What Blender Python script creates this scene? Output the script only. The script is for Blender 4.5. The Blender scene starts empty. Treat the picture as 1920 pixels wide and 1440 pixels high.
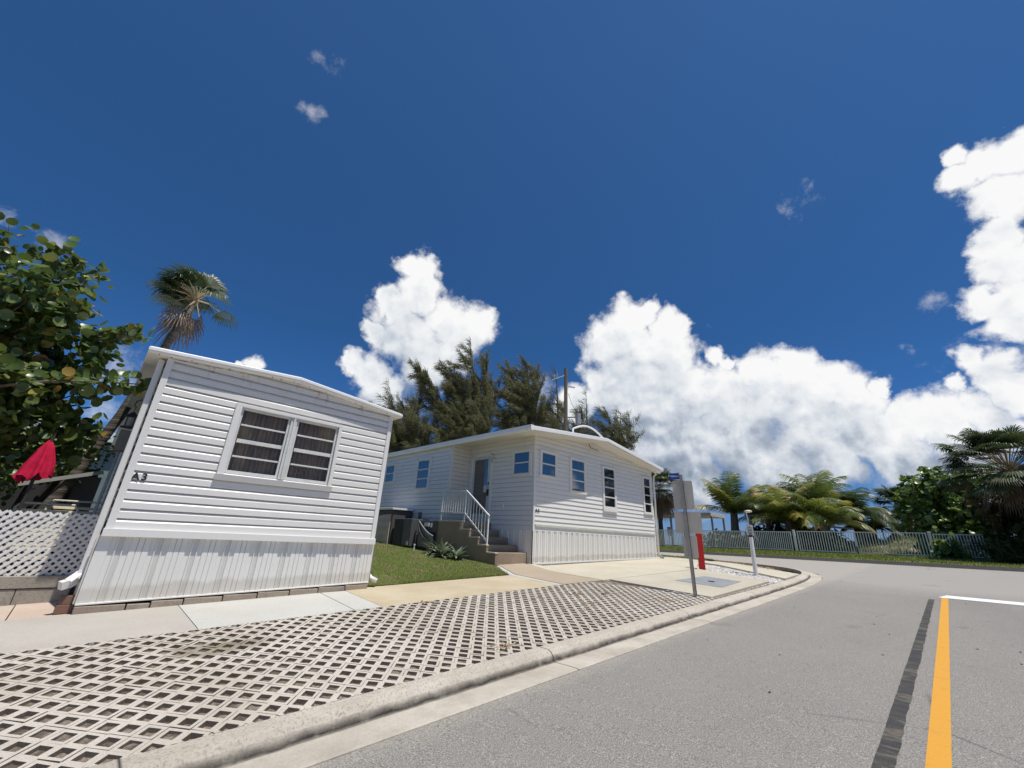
import bpy, bmesh, math, random
import numpy as np
from mathutils import Vector, Matrix
from math import radians as RAD, sin, cos, pi
scene = bpy.context.scene
COL = scene.collection
random.seed(7)
# ------------------------------------------------------------ camera
cam = bpy.data.objects.new('camera', bpy.data.cameras.new('camera')); COL.objects.link(cam)
CR = ((0.70618,0.27870,0.65087),(-0.70650,0.21678,0.67370),(0.04667,-0.93559,0.34999))
M = Matrix([[CR[i][0], -CR[i][1], -CR[i][2]] for i in range(3)]).to_4x4()
M.translation = Vector((0,0,1.2)); cam.matrix_world = M
cam.data.sensor_width = 36; cam.data.lens = 36*765/1920
cam.data.clip_start = .05; cam.data.clip_end = 20000
scene.camera = cam
scene.render.engine = 'CYCLES'
scene.cycles.max_bounces = 6; scene.cycles.diffuse_bounces = 3; scene.cycles.transparent_max_bounces = 8; scene.cycles.caustics_reflective = False; scene.cycles.caustics_refractive = False
scene.view_settings.view_transform = 'Standard'; scene.view_settings.look = 'None'
scene.view_settings.exposure = 0.0; scene.view_settings.gamma = 1
# ------------------------------------------------------------ sun
SUN = Vector((.2,-1,3.1)).normalized()
sl = bpy.data.lights.new('sun','SUN'); sl.energy = 4.6; sl.angle = RAD(.53); sl.color = (1,.965,.9)
so = bpy.data.objects.new('sun', sl); COL.objects.link(so)
so.rotation_euler = (-SUN).to_track_quat('-Z','Y').to_euler()
# ------------------------------------------------------------ sky with clouds (world shader, all in world directions)
CLOUDS = [(0.365, 0.739, 0.567, 0.036, 0), (0.401, 0.718, 0.569, 0.039, 0), (0.407, 0.75, 0.521, 0.059, 0), (0.373, 0.79, 0.486, 0.051, 0), (0.35, 0.795, 0.495, 0.029, 0), (0.48, 0.736, 0.477, 0.061, 0), (0.537, 0.704, 0.464, 0.057, 0), (0.552, 0.682, 0.481, 0.033, 0), (0.422, 0.797, 0.431, 0.069, 0), (0.358, 0.83, 0.428, 0.031, 0), (0.474, 0.789, 0.392, 0.079, 0), (0.526, 0.737, 0.424, 0.058, 0), (0.384, 0.861, 0.334, 0.051, 0), (0.337, 0.873, 0.352, 0.033, 0), (0.321, 0.875, 0.363, 0.019, 0), (0.418, 0.861, 0.291, 0.055, 0), (0.161, 0.938, 0.306, 0.02, 0), (0.141, 0.945, 0.296, 0.014, 0), (0.77, 0.415, 0.485, 0.053, 0), (0.783, 0.378, 0.494, 0.031, 0), (0.77, 0.459, 0.444, 0.064, 0), (0.808, 0.421, 0.412, 0.078, 0), (0.818, 0.35, 0.457, 0.047, 0), (0.825, 0.321, 0.466, 0.025, 0), (0.842, 0.374, 0.39, 0.073, 0), (0.802, 0.484, 0.351, 0.074, 0), (0.848, 0.429, 0.312, 0.089, 0), (0.884, 0.344, 0.317, 0.075, 0), (0.883, 0.264, 0.389, 0.024, 0), (0.895, 0.248, 0.371, 0.017, 0), (0.907, 0.278, 0.316, 0.065, 0), (0.914, 0.207, 0.35, 0.045, 0), (0.927, 0.149, 0.345, 0.047, 0), (0.936, 0.192, 0.294, 0.074, 0), (0.946, 0.106, 0.306, 0.05, 0), (0.961, 0.066, 0.269, 0.048, 0), (0.964, 0.136, 0.229, 0.073, 0), (0.975, 0.064, 0.211, 0.055, 0), (0.957, 0.026, 0.289, 0.02, 0), (0.975, 0.007, 0.222, 0.044, 0), (0.976, -0.037, 0.215, 0.044, 0), (0.935, 0.273, 0.226, 0.093, 0), (0.898, 0.385, 0.215, 0.101, 0), (0.861, 0.455, 0.229, 0.071, 0), (0.978, 0.124, 0.168, 0.062, 0), (0.962, 0.219, 0.163, 0.073, 0), (0.986, 0.027, 0.165, 0.047, 0), (0.766, 0.567, 0.304, 0.057, 0), (0.916, 0.377, 0.135, 0.076, 0), (0.986, -0.044, 0.162, 0.043, 0), (0.805, -0.134, 0.578, 0.015, 0), (0.824, -0.131, 0.551, 0.026, 0), (0.812, -0.163, 0.56, 0.032, 0), (0.811, -0.19, 0.554, 0.034, 0), (0.845, -0.17, 0.507, 0.042, 0), (0.871, -0.148, 0.468, 0.032, 0), (0.89, -0.163, 0.426, 0.039, 0), (0.915, -0.124, 0.384, 0.033, 0), (0.93, -0.134, 0.343, 0.034, 0), (0.914, -0.162, 0.372, 0.039, 0), (0.95, -0.086, 0.3, 0.026, 0), (0.953, -0.112, 0.281, 0.031, 0), (0.959, -0.129, 0.251, 0.03, 0), (0.962, -0.059, 0.268, 0.016, 0), (0.97, -0.088, 0.227, 0.038, 0), (0.976, -0.109, 0.187, 0.033, 0), (0.071, 0.609, 0.79, 0.029, 1), (0.095, 0.672, 0.734, 0.02, 1), (0.778, 0.065, 0.625, 0.032, 1), (0.911, -0.06, 0.407, 0.02, 1), (0.94, -0.013, 0.341, 0.013, 1), (-0.211, 0.888, 0.408, 0.019, 1), (-0.15, 0.902, 0.406, 0.024, 1), (-0.023, 0.97, 0.243, 0.062, 1), (-0.017, 0.986, 0.164, 0.048, 1), (0.85, 0.269, 0.453, 0.015, 1)]
CLOUDS += [(0.837, 0.512, 0.194, 0.113, 1), (0.919, 0.381, 0.101, 0.091, 1), (0.976, 0.185, 0.111, 0.055, 1), (0.990, 0.057, 0.125, 0.064, 1), (0.952, -0.118, 0.283, 0.060, 1), (0.892, 0.442, 0.100, 0.067, 1), (0.694, 0.641, 0.327, 0.065, 1), (0.480, 0.824, 0.300, 0.076, 1), ]
def build_world():
    w = bpy.data.worlds.new('World'); scene.world = w; w.use_nodes = True
    nt = w.node_tree; N = nt.nodes; L = nt.links; N.clear()
    # group: cloud field at a direction
    g = bpy.data.node_groups.new('cloud_field','ShaderNodeTree')
    g.interface.new_socket('Dir', in_out='INPUT', socket_type='NodeSocketVector')
    g.interface.new_socket('Field', in_out='OUTPUT', socket_type='NodeSocketFloat')
    g.interface.new_socket('Thin', in_out='OUTPUT', socket_type='NodeSocketFloat')
    gi = g.nodes.new('NodeGroupInput'); go = g.nodes.new('NodeGroupOutput')
    def m(op,a,b=None,c=None):
        n = g.nodes.new('ShaderNodeMath'); n.operation = op
        for i,v in enumerate((a,b,c)):
            if v is None: continue
            if isinstance(v,(int,float)): n.inputs[i].default_value = v
            else: g.links.new(v, n.inputs[i])
        return n.outputs[0]
    nz = g.nodes.new('ShaderNodeTexNoise'); nz.inputs['Scale'].default_value = 11; nz.inputs['Detail'].default_value = 5; nz.inputs['Roughness'].default_value = .6
    g.links.new(gi.outputs[0], nz.inputs['Vector'])
    vm = g.nodes.new('ShaderNodeVectorMath'); vm.operation = 'MULTIPLY_ADD'
    sb = g.nodes.new('ShaderNodeVectorMath'); sb.operation = 'SUBTRACT'; sb.inputs[1].default_value = (.5,.5,.5)
    g.links.new(nz.outputs['Color'], sb.inputs[0])
    g.links.new(sb.outputs[0], vm.inputs[0]); vm.inputs[1].default_value = (.085,.085,.085)
    g.links.new(gi.outputs[0], vm.inputs[2]); P = vm.outputs[0]
    acc = [None,None]
    for (x,y,z,r,wi) in CLOUDS:
        d = g.nodes.new('ShaderNodeVectorMath'); d.operation = 'DISTANCE'
        g.links.new(P, d.inputs[0]); d.inputs[1].default_value = (x,y,z)
        v = m('MULTIPLY_ADD', d.outputs['Value'], -1/(r*(1.27 if wi == 0 else 1.2)), 1.0)
        acc[wi] = v if acc[wi] is None else m('MAXIMUM', acc[wi], v)
    # clouds behind the viewer and low all round (seen only in glass and other directions)
    sp = g.nodes.new('ShaderNodeSeparateXYZ'); g.links.new(gi.outputs[0], sp.inputs[0])
    n2 = g.nodes.new('ShaderNodeTexNoise'); n2.inputs['Scale'].default_value = 4.2; n2.inputs['Detail'].default_value = 3
    g.links.new(gi.outputs[0], n2.inputs['Vector'])
    back = m('MULTIPLY', m('SUBTRACT', n2.outputs[0], .55), 5)
    yy = g.nodes.new('ShaderNodeMapRange'); yy.inputs['From Min'].default_value = -.1; yy.inputs['From Max'].default_value = -.4
    yy.inputs['To Min'].default_value = -1.5; yy.inputs['To Max'].default_value = 0
    g.links.new(sp.outputs['Y'], yy.inputs['Value'])
    zz = g.nodes.new('ShaderNodeMapRange'); zz.inputs['From Min'].default_value = .75; zz.inputs['From Max'].default_value = 1
    zz.inputs['To Max'].default_value = -1.5
    g.links.new(sp.outputs['Z'], zz.inputs['Value'])
    back = m('ADD', m('ADD', back, yy.outputs[0]), zz.outputs[0])
    main = m('MAXIMUM', acc[0], back)
    # billow detail
    f1 = g.nodes.new('ShaderNodeTexNoise'); f1.inputs['Scale'].default_value = 17; f1.inputs['Detail'].default_value = 9; f1.inputs['Roughness'].default_value = .66
    g.links.new(gi.outputs[0], f1.inputs['Vector'])
    vo = g.nodes.new('ShaderNodeTexVoronoi'); vo.feature = 'SMOOTH_F1'; vo.inputs['Scale'].default_value = 38; vo.inputs['Smoothness'].default_value = .5
    g.links.new(P, vo.inputs['Vector'])
    det = m('MULTIPLY', m('SUBTRACT', f1.outputs[0], .52), 2.1)
    det2 = m('MULTIPLY', m('SUBTRACT', .40, vo.outputs['Distance']), .5)
    mc = m('MINIMUM', main, .8)
    ww = g.nodes.new('ShaderNodeMapRange'); ww.inputs['From Min'].default_value = .1; ww.inputs['From Max'].default_value = .6
    ww.inputs['To Min'].default_value = 1.0; ww.inputs['To Max'].default_value = .12; g.links.new(main, ww.inputs['Value'])
    fld = m('ADD', m('MULTIPLY', mc, 1.5), m('MULTIPLY', m('ADD', det, det2), ww.outputs[0]))
    thin = m('ADD', m('MULTIPLY', acc[1], 1.0), m('MULTIPLY', det, 1.8))
    g.links.new(fld, go.inputs[0]); g.links.new(thin, go.inputs[1])
    tc = N.new('ShaderNodeTexCoord')
    nrm = N.new('ShaderNodeVectorMath'); nrm.operation = 'NORMALIZE'; L.new(tc.outputs['Generated'], nrm.inputs[0])
    ga = N.new('ShaderNodeGroup'); ga.node_tree = g; L.new(nrm.outputs[0], ga.inputs[0])
    off = N.new('ShaderNodeVectorMath'); off.operation = 'ADD'; off.inputs[1].default_value = (.01,-.02,.075)
    L.new(nrm.outputs[0], off.inputs[0])
    gb = N.new('ShaderNodeGroup'); gb.node_tree = g; L.new(off.outputs[0], gb.inputs[0])
    def mr(src,a,b,c=0,d=1,typ='SMOOTHSTEP'):
        n = N.new('ShaderNodeMapRange'); n.interpolation_type = typ
        n.inputs['From Min'].default_value = a; n.inputs['From Max'].default_value = b
        n.inputs['To Min'].default_value = c; n.inputs['To Max'].default_value = d
        L.new(src, n.inputs['Value']); return n.outputs[0]
    def mm(op,a,b):
        n = N.new('ShaderNodeMath'); n.operation = op
        for i,v in enumerate((a,b)):
            if isinstance(v,(int,float)): n.inputs[i].default_value = v
            else: L.new(v, n.inputs[i])
        return n.outputs[0]
    mask = mr(ga.outputs[0], -.02, .72)
    thin = mr(ga.outputs[1], .1, 1.3, 0, .38)
    mask = mm('MAXIMUM', mask, thin)
    # shade: how much cloud lies above (towards the sun), plus the relief of the billows
    above = mr(gb.outputs[0], -.5, 1.35, 0, 1, 'LINEAR')
    def nz(vec, sc):
        n = N.new('ShaderNodeTexNoise'); n.inputs['Scale'].default_value = sc; n.inputs['Detail'].default_value = 4; n.inputs['Roughness'].default_value = .5
        L.new(vec, n.inputs['Vector']); return n.outputs[0]
    o2 = N.new('ShaderNodeVectorMath'); o2.operation = 'ADD'; o2.inputs[1].default_value = (.004,-.006,.016); L.new(nrm.outputs[0], o2.inputs[0])
    rel = mm('SUBTRACT', nz(o2.outputs[0], 12), nz(nrm.outputs[0], 12))
    sep = N.new('ShaderNodeSeparateXYZ'); L.new(nrm.outputs[0], sep.inputs[0])
    low = mr(sep.outputs['Z'], .36, .12, 0, .27, 'LINEAR')     # flat grey undersides of the far, low cloud bank
    inner = mr(ga.outputs[0], .25, 1.1, 0, 1)
    sh = mm('ADD', mm('MULTIPLY', above, .70), mm('MULTIPLY', mm('MULTIPLY', low, above), 1.5))
    sh = mm('ADD', sh, mm('MULTIPLY', rel, mm('ADD', mm('MULTIPLY', inner, 1.1), .4)))
    cr = N.new('ShaderNodeValToRGB'); L.new(sh, cr.inputs[0])
    e = cr.color_ramp.elements
    e[0].position = .08; e[0].color = (1.02,1.02,1.02,1)
    x = e.new(.27); x.color = (.93,.95,.97,1); e = cr.color_ramp.elements
    e[len(e)-1].position = 1.0; e[len(e)-1].color = (.25,.31,.41,1)
    x = e.new(.45); x.color = (.82,.855,.90,1)
    x = e.new(.62); x.color = (.66,.71,.78,1)
    x = e.new(.80); x.color = (.42,.48,.58,1)
    sky = N.new('ShaderNodeTexSky'); sky.sky_type = 'NISHITA'; sky.sun_disc = False
    sky.sun_elevation = math.asin(SUN.z); sky.sun_rotation = math.atan2(SUN.x, SUN.y)
    sky.altitude = 0; sky.air_density = 1.0; sky.dust_density = .25; sky.ozone_density = 4
    hs = N.new('ShaderNodeHueSaturation'); hs.inputs['Saturation'].default_value = 1.1; hs.inputs['Value'].default_value = .9
    L.new(sky.outputs[0], hs.inputs['Color'])
    tr = N.new('ShaderNodeValToRGB'); L.new(sep.outputs['Z'], tr.inputs[0]); te = tr.color_ramp.elements
    te[0].position = .02; te[0].color = (.37,.52,1.0,1); te[1].position = .85; te[1].color = (.52,.79,.97,1)
    x = te.new(.16); x.color = (.29,.57,.92,1); x = te.new(.42); x.color = (.33,.61,.85,1)
    tm = N.new('ShaderNodeMix'); tm.data_type = 'RGBA'; tm.blend_type = 'MULTIPLY'; tm.inputs[0].default_value = 1
    L.new(hs.outputs[0], tm.inputs[6]); L.new(tr.outputs[0], tm.inputs[7])
    b1 = N.new('ShaderNodeBackground'); b1.inputs[1].default_value = .1; L.new(tm.outputs[2], b1.inputs[0])
    b2 = N.new('ShaderNodeBackground'); b2.inputs[1].default_value = .93; L.new(cr.outputs[0], b2.inputs[0])
    mx = N.new('ShaderNodeMixShader'); L.new(mask, mx.inputs[0]); L.new(b1.outputs[0], mx.inputs[1]); L.new(b2.outputs[0], mx.inputs[2])
    out = N.new('ShaderNodeOutputWorld'); L.new(mx.outputs[0], out.inputs[0])
    w.cycles.sampling_method = 'MANUAL'; w.cycles.sample_map_resolution = 512
build_world()
# ------------------------------------------------------------ helpers
def tag(o, label=None, cat=None, group=None, kind=None):
    if label: o['label'] = label
    if cat: o['category'] = cat
    if group: o['group'] = group
    if kind: o['kind'] = kind
    return o
def empty(name, loc, label, cat, group=None):
    o = bpy.data.objects.new(name, None); COL.objects.link(o); o.location = loc; o.empty_display_size = .2
    return tag(o, label, cat, group)
def root_of(o):
    while o.parent: o = o.parent
    return o
class MB:
    def __init__(s): s.v = []; s.f = []; s.t = []; s.uv = None
    def add(s, vs, fs, t=None):
        b = len(s.v); s.v.extend(vs); s.f.extend([tuple(b+i for i in f) for f in fs])
        s.t.extend([0.5 if t is None else t]*len(vs))
    def quad(s, a, b, c, d, t=None): s.add([a,b,c,d], [(0,1,2,3)], t)
    def box(s, x0,x1,y0,y1,z0,z1):
        s.add([(x0,y0,z0),(x1,y0,z0),(x1,y1,z0),(x0,y1,z0),(x0,y0,z1),(x1,y0,z1),(x1,y1,z1),(x0,y1,z1)],
              [(0,3,2,1),(4,5,6,7),(0,1,5,4),(1,2,6,5),(2,3,7,6),(3,0,4,7)])
    def obox(s, c, u, v, w):     # centre and three half-axis vectors
        c,u,v,w = map(Vector,(c,u,v,w)); P = []
        for k in (-1,1):
            for a,b in ((-1,-1),(1,-1),(1,1),(-1,1)): P.append(tuple(c+u*a+v*b+w*k))
        s.add(P, [(0,3,2,1),(4,5,6,7),(0,1,5,4),(1,2,6,5),(2,3,7,6),(3,0,4,7)])
    def bar(s, a, b, w, d=None, up=(0,0,1)):
        a,b = Vector(a),Vector(b); ax = (b-a); l = ax.length; ax.normalize(); up = Vector(up)
        if abs(ax.dot(up))>.97: up = Vector((0,1,0))
        u = ax.cross(up).normalized(); v = u.cross(ax).normalized()
        s.obox((a+b)/2, ax*l/2, u*w/2, v*(d or w)/2)
    def tube(s, pts, r, n=8, cap=True, t=None):
        pts = [Vector(p) for p in pts]; R = r if isinstance(r,(list,tuple)) else [r]*len(pts)
        rings = []; u = None
        for i,p in enumerate(pts):
            d = (pts[min(i+1,len(pts)-1)]-pts[max(i-1,0)]).normalized()
            if u is None:
                u = d.cross(Vector((0,0,1)) if abs(d.z)<.95 else Vector((0,1,0))).normalized()
            else: u = (u - d*u.dot(d)).normalized()
            w = d.cross(u)
            rings.append([tuple(p+(u*cos(2*pi*k/n)+w*sin(2*pi*k/n))*R[i]) for k in range(n)])
        V = [q for rg in rings for q in rg]; F = []
        for i in range(len(pts)-1):
            for k in range(n): F.append((i*n+k, i*n+(k+1)%n, (i+1)*n+(k+1)%n, (i+1)*n+k))
        if cap: F.append(tuple(range(n-1,-1,-1))); F.append(tuple(len(V)-n+k for k in range(n)))
        s.add(V, F, t)
    def prism(s, poly, axis_vec, t=None):    # poly = list of 3d points, extruded by axis_vec
        a = Vector(axis_vec); n = len(poly)
        V = [tuple(p) for p in poly]+[tuple(Vector(p)+a) for p in poly]
        F = [tuple(range(n-1,-1,-1)), tuple(range(n,2*n))]+[(i,(i+1)%n,n+(i+1)%n,n+i) for i in range(n)]
        s.add(V, F, t)
    def build(s, name, mat, parent=None, smooth=False, bevel=0, fixn=False):
        loc = Vector((0,0,0))
        if parent: loc = root_of(parent).location
        me = bpy.data.meshes.new(name)
        V = np.array(s.v, dtype=np.float64)-np.array(loc)
        me.from_pydata(V.tolist(), [], s.f)
        at = me.attributes.new('tint','FLOAT','POINT'); at.data.foreach_set('value', s.t)
        if fixn:
            bm = bmesh.new(); bm.from_mesh(me); bmesh.ops.recalc_face_normals(bm, faces=bm.faces); bm.to_mesh(me); bm.free()
        if smooth: me.polygons.foreach_set('use_smooth', [True]*len(me.polygons))
        me.materials.append(mat)
        o = bpy.data.objects.new(name, me); COL.objects.link(o)
        if parent: o.parent = parent
        if bevel:
            b = o.modifiers.new('bevel','BEVEL'); b.width = bevel; b.segments = 2; b.limit_method = 'ANGLE'
        return o
# ------------------------------------------------------------ materials
class NT:
    def __init__(s, name, rough=.6, spec=.5, metal=0):
        s.m = bpy.data.materials.new(name); s.m.use_nodes = True; s.t = s.m.node_tree; s.N = s.t.nodes; s.L = s.t.links
        s.b = s.N['Principled BSDF']; s.b.inputs['Roughness'].default_value = rough; s.b.inputs['Metallic'].default_value = metal
        s.b.inputs['Specular IOR Level'].default_value = spec
        tc = s.N.new('ShaderNodeTexCoord'); s.obj = tc.outputs['Object']; s.uv = tc.outputs['UV']
        geo = s.N.new('ShaderNodeNewGeometry'); s.pos = geo.outputs['Position']
    def noise(s, scale, detail=3, rough=.5, vec=None, stretch=None, dist=0):
        n = s.N.new('ShaderNodeTexNoise'); n.inputs['Scale'].default_value = scale; n.inputs['Detail'].default_value = detail
        n.inputs['Roughness'].default_value = rough; n.inputs['Distortion'].default_value = dist
        v = vec or s.pos
        if stretch:
            mp = s.N.new('ShaderNodeMapping'); mp.inputs['Scale'].default_value = stretch; s.L.new(v, mp.inputs[0]); v = mp.outputs[0]
        s.L.new(v, n.inputs['Vector']); return n.outputs[0]
    def vor(s, scale, vec=None, feature='F1', out='Distance'):
        n = s.N.new('ShaderNodeTexVoronoi'); n.feature = feature; n.inputs['Scale'].default_value = scale
        s.L.new(vec or s.pos, n.inputs['Vector']); return n.outputs[out]
    def ramp(s, src, stops):
        n = s.N.new('ShaderNodeValToRGB'); s.L.new(src, n.inputs[0]); e = n.color_ramp.elements
        while len(e)<len(stops): e.new(.5)
        for i,(p,c) in enumerate(stops):
            e[i].position = p; e[i].color = (c,c,c,1) if isinstance(c,(int,float)) else tuple(c)+(1,)
        return n.outputs[0]
    def mix(s, fac, a, b, mode='MIX'):
        n = s.N.new('ShaderNodeMix'); n.data_type = 'RGBA'; n.blend_type = mode; n.clamp_factor = True
        for k,v in ((0,fac),(6,a),(7,b)):
            if isinstance(v,(int,float)): n.inputs[k].default_value = v if k==0 else (v,v,v,1)
            elif isinstance(v,tuple): n.inputs[k].default_value = v+(1,) if len(v)==3 else v
            else: s.L.new(v, n.inputs[k])
        return n.outputs[2]
    def math(s, op, a, b=0, c=None):
        n = s.N.new('ShaderNodeMath'); n.operation = op
        for i,v in enumerate((a,b,c)):
            if v is None: continue
            if isinstance(v,(int,float)): n.inputs[i].default_value = v
            else: s.L.new(v, n.inputs[i])
        return n.outputs[0]
    def attr(s, name='tint'):
        n = s.N.new('ShaderNodeAttribute'); n.attribute_name = name; return n.outputs['Fac']
    def sep(s, v):
        n = s.N.new('ShaderNodeSeparateXYZ'); s.L.new(v, n.inputs[0]); return n.outputs
    def color(s, c):
        if isinstance(c,tuple): s.b.inputs['Base Color'].default_value = c+(1,)
        else: s.L.new(c, s.b.inputs['Base Color'])
        return s
    def rough(s, c): s.L.new(c, s.b.inputs['Roughness']); return s
    def bump(s, h, dist=.01, strength=1):
        n = s.N.new('ShaderNodeBump'); n.inputs['Distance'].default_value = dist; n.inputs['Strength'].default_value = strength
        s.L.new(h, n.inputs['Height']); s.L.new(n.outputs[0], s.b.inputs['Normal']); return s
def plain(name, c, rough=.6, metal=0, var=.12, scale=6, spec=.5):
    n = NT(name, rough, spec, metal); a = n.noise(scale, 5, .6)
    lo = tuple(x*(1-var) for x in c); hi = tuple(min(1,x*(1+var)) for x in c)
    n.color(n.ramp(a, [(.3,lo),(.7,hi)])); n.bump(n.noise(scale*12,3), .002, .4); return n.m
def white_mat(name, base, dirt=(.5,.45,.36), amount=.5, rust=None, splash=False, rough=.42):
    n = NT(name, rough)
    streak = n.noise(1.0, 5, .6, stretch=(9,9,.9))
    blot = n.noise(1.7, 6, .65)
    f = n.math('MULTIPLY', n.ramp(streak, [(.5,0),(.8,1)]), n.ramp(blot, [(.45,0),(.7,1)]))
    f = n.math('MULTIPLY', f, amount)
    fine = n.noise(60, 4, .7)
    c = n.mix(n.ramp(fine, [(.3,0),(.75,.12)]), base, tuple(x*.75 for x in base))
    c = n.mix(n.ramp(n.noise(.6,3),[(.35,0),(.7,.14)]), c, tuple(x*.82 for x in base))
    c = n.mix(f, c, dirt)
    if splash:
        z = n.sep(n.pos)[2]; px_ = n.sep(n.pos)[0]
        h_ = n.math('SUBTRACT', z, n.math('MULTIPLY_ADD', px_, .030, .36))
        k = n.math('MULTIPLY', n.ramp(n.math('SUBTRACT', h_, n.math('MULTIPLY', n.noise(3,5,.7), .22)),[(0.0,.38),(.05,0)]), 1.0)
        c = n.mix(k, c, (.40,.34,.25))
    if rust:
        z = n.sep(n.pos)[2]; k = n.math('MULTIPLY', n.ramp(n.math('SUBTRACT', z, rust),[(0,0),(.12,1)]), n.ramp(n.noise(2.2,4,.6,stretch=(3,3,.8)),[(.56,0),(.68,.75)]))
        c = n.mix(k, c, (.36,.19,.08))
    n.color(c); n.bump(n.noise(35, 4, .6, stretch=(1,1,4)), .0016, .55); return n.m
W1 = white_mat('vinyl_siding_white', (.76,.735,.69), amount=.4, rust=2.93)
W2 = white_mat('aluminium_siding_white', (.77,.75,.70), dirt=(.52,.5,.42), amount=.45)
WT = white_mat('white_trim', (.76,.74,.70), amount=.3)
WR = white_mat('roof_edge_white', (.84,.83,.81), dirt=(.5,.33,.2), amount=.35)
SK = white_mat('skirting_white', (.76,.74,.69), dirt=(.56,.52,.45), amount=.4, splash=True)
SOF = white_mat('soffit_cream', (.74,.71,.64), amount=.4)
def foliage(name, stops, rough=.45, trans=.35, spec=.4):
    n = NT(name, rough, spec); t = n.attr(); c = n.ramp(t, stops); n.color(c)
    tr = n.N.new('ShaderNodeBsdfTranslucent'); hs = n.N.new('ShaderNodeHueSaturation'); hs.inputs['Value'].default_value = 1.5; hs.inputs['Hue'].default_value = .485
    n.L.new(c, hs.inputs['Color']); n.L.new(hs.outputs[0], tr.inputs[0])
    mx = n.N.new('ShaderNodeMixShader'); mx.inputs[0].default_value = trans
    n.L.new(n.b.outputs[0], mx.inputs[1]); n.L.new(tr.outputs[0], mx.inputs[2])
    n.L.new(mx.outputs[0], n.N['Material Output'].inputs[0]); return n.m
# ------------------------------------------------------------ ground heights
S = .032
KERB = [(-40,2.6),(11,2.6),(13.6,2.63),(15.5,2.8),(16.9,3.15),(17.9,3.9),(18.7,5.3),(19.4,7.5),(19.8,10),(20,14),(20,60)]
def kd(x, y):     # distance inside (house side) of the outer gutter line, negative on the road
    if x < 10.5: return y-2.6
    best = 1e9; sg = 1
    for i in range(len(KERB)-1):
        ax,ay = KERB[i]; bx,by = KERB[i+1]; dx,dy = bx-ax,by-ay
        t = max(0,min(1,((x-ax)*dx+(y-ay)*dy)/(dx*dx+dy*dy)))
        px,py = ax+dx*t, ay+dy*t; d = math.hypot(x-px,y-py)
        if d < best-1e-9: best = d; sg = 1 if dx*(y-py)-dy*(x-px) >= 0 else -1
    return best*sg
def sx(x): return S*x if x < 33 else S*33
def tilt(x, y):
    k = min(1,max(0,(x-20)/6)); return -.009*(max(-6,min(18,y))-4)*k
def road_z(x, y): return sx(max(x,-20))+tilt(x,y)
def G(x, y):
    d = kd(x,y); z = road_z(x,y)
    if x > 25.4: z += .12*min(1,(x-25.4)/.1)
    elif d > 0:
        z += float(np.interp(d,[0,.25,.45,2.4,3.9,40],[0,0,.09,.24,.266,.30]))
        if y > 6.5 and x < 8.4: z += min(.36,.058*(y-6.5))*min(1,(8.4-x)/.3)
        if x > 15.5: z = min(z, road_z(x,y)+.11+.02*min(3,max(0,d)))
    if x > 35 and -8 < y < 24:
        z += 1.15*math.exp(-((x-40.5)/3.4)**2)*math.exp(-((y-1.9)/3.1)**2)
    if x > 50: z -= min(2.6,(x-50)*.06)
    return z
def sheet(name, poly, dz, mat, step=.5, thick=0, parent=None, hf=G, kind='structure'):
    bm = bmesh.new(); bm.faces.new([bm.verts.new((x,y,0)) for x,y in poly])
    xs = [p[0] for p in poly]; ys = [p[1] for p in poly]
    for lo,hi,ax in ((min(xs),max(xs),0),(min(ys),max(ys),1)):
        k = math.floor(lo/step)*step+step
        while k < hi:
            co = [0,0,0]; no = [0,0,0]; co[ax] = k; no[ax] = 1
            bmesh.ops.bisect_plane(bm, geom=bm.verts[:]+bm.edges[:]+bm.faces[:], plane_co=co, plane_no=no); k += step
    for v in bm.verts: v.co.z = hf(v.co.x,v.co.y)+dz
    bmesh.ops.recalc_face_normals(bm, faces=bm.faces)
    if bm.faces[:] and sum(f.normal.z for f in bm.faces) < 0: bmesh.ops.reverse_faces(bm, faces=bm.faces)
    if thick:
        be = [e for e in bm.edges if e.is_boundary]
        r = bmesh.ops.extrude_edge_only(bm, edges=be)
        for v in r['geom']:
            if isinstance(v, bmesh.types.BMVert): v.co.z -= thick
    me = bpy.data.meshes.new(name); bm.to_mesh(me); bm.free(); me.materials.append(mat)
    o = bpy.data.objects.new(name, me); COL.objects.link(o)
    if kind: o['kind'] = kind
    if parent: o.parent = parent
    return o
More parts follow.
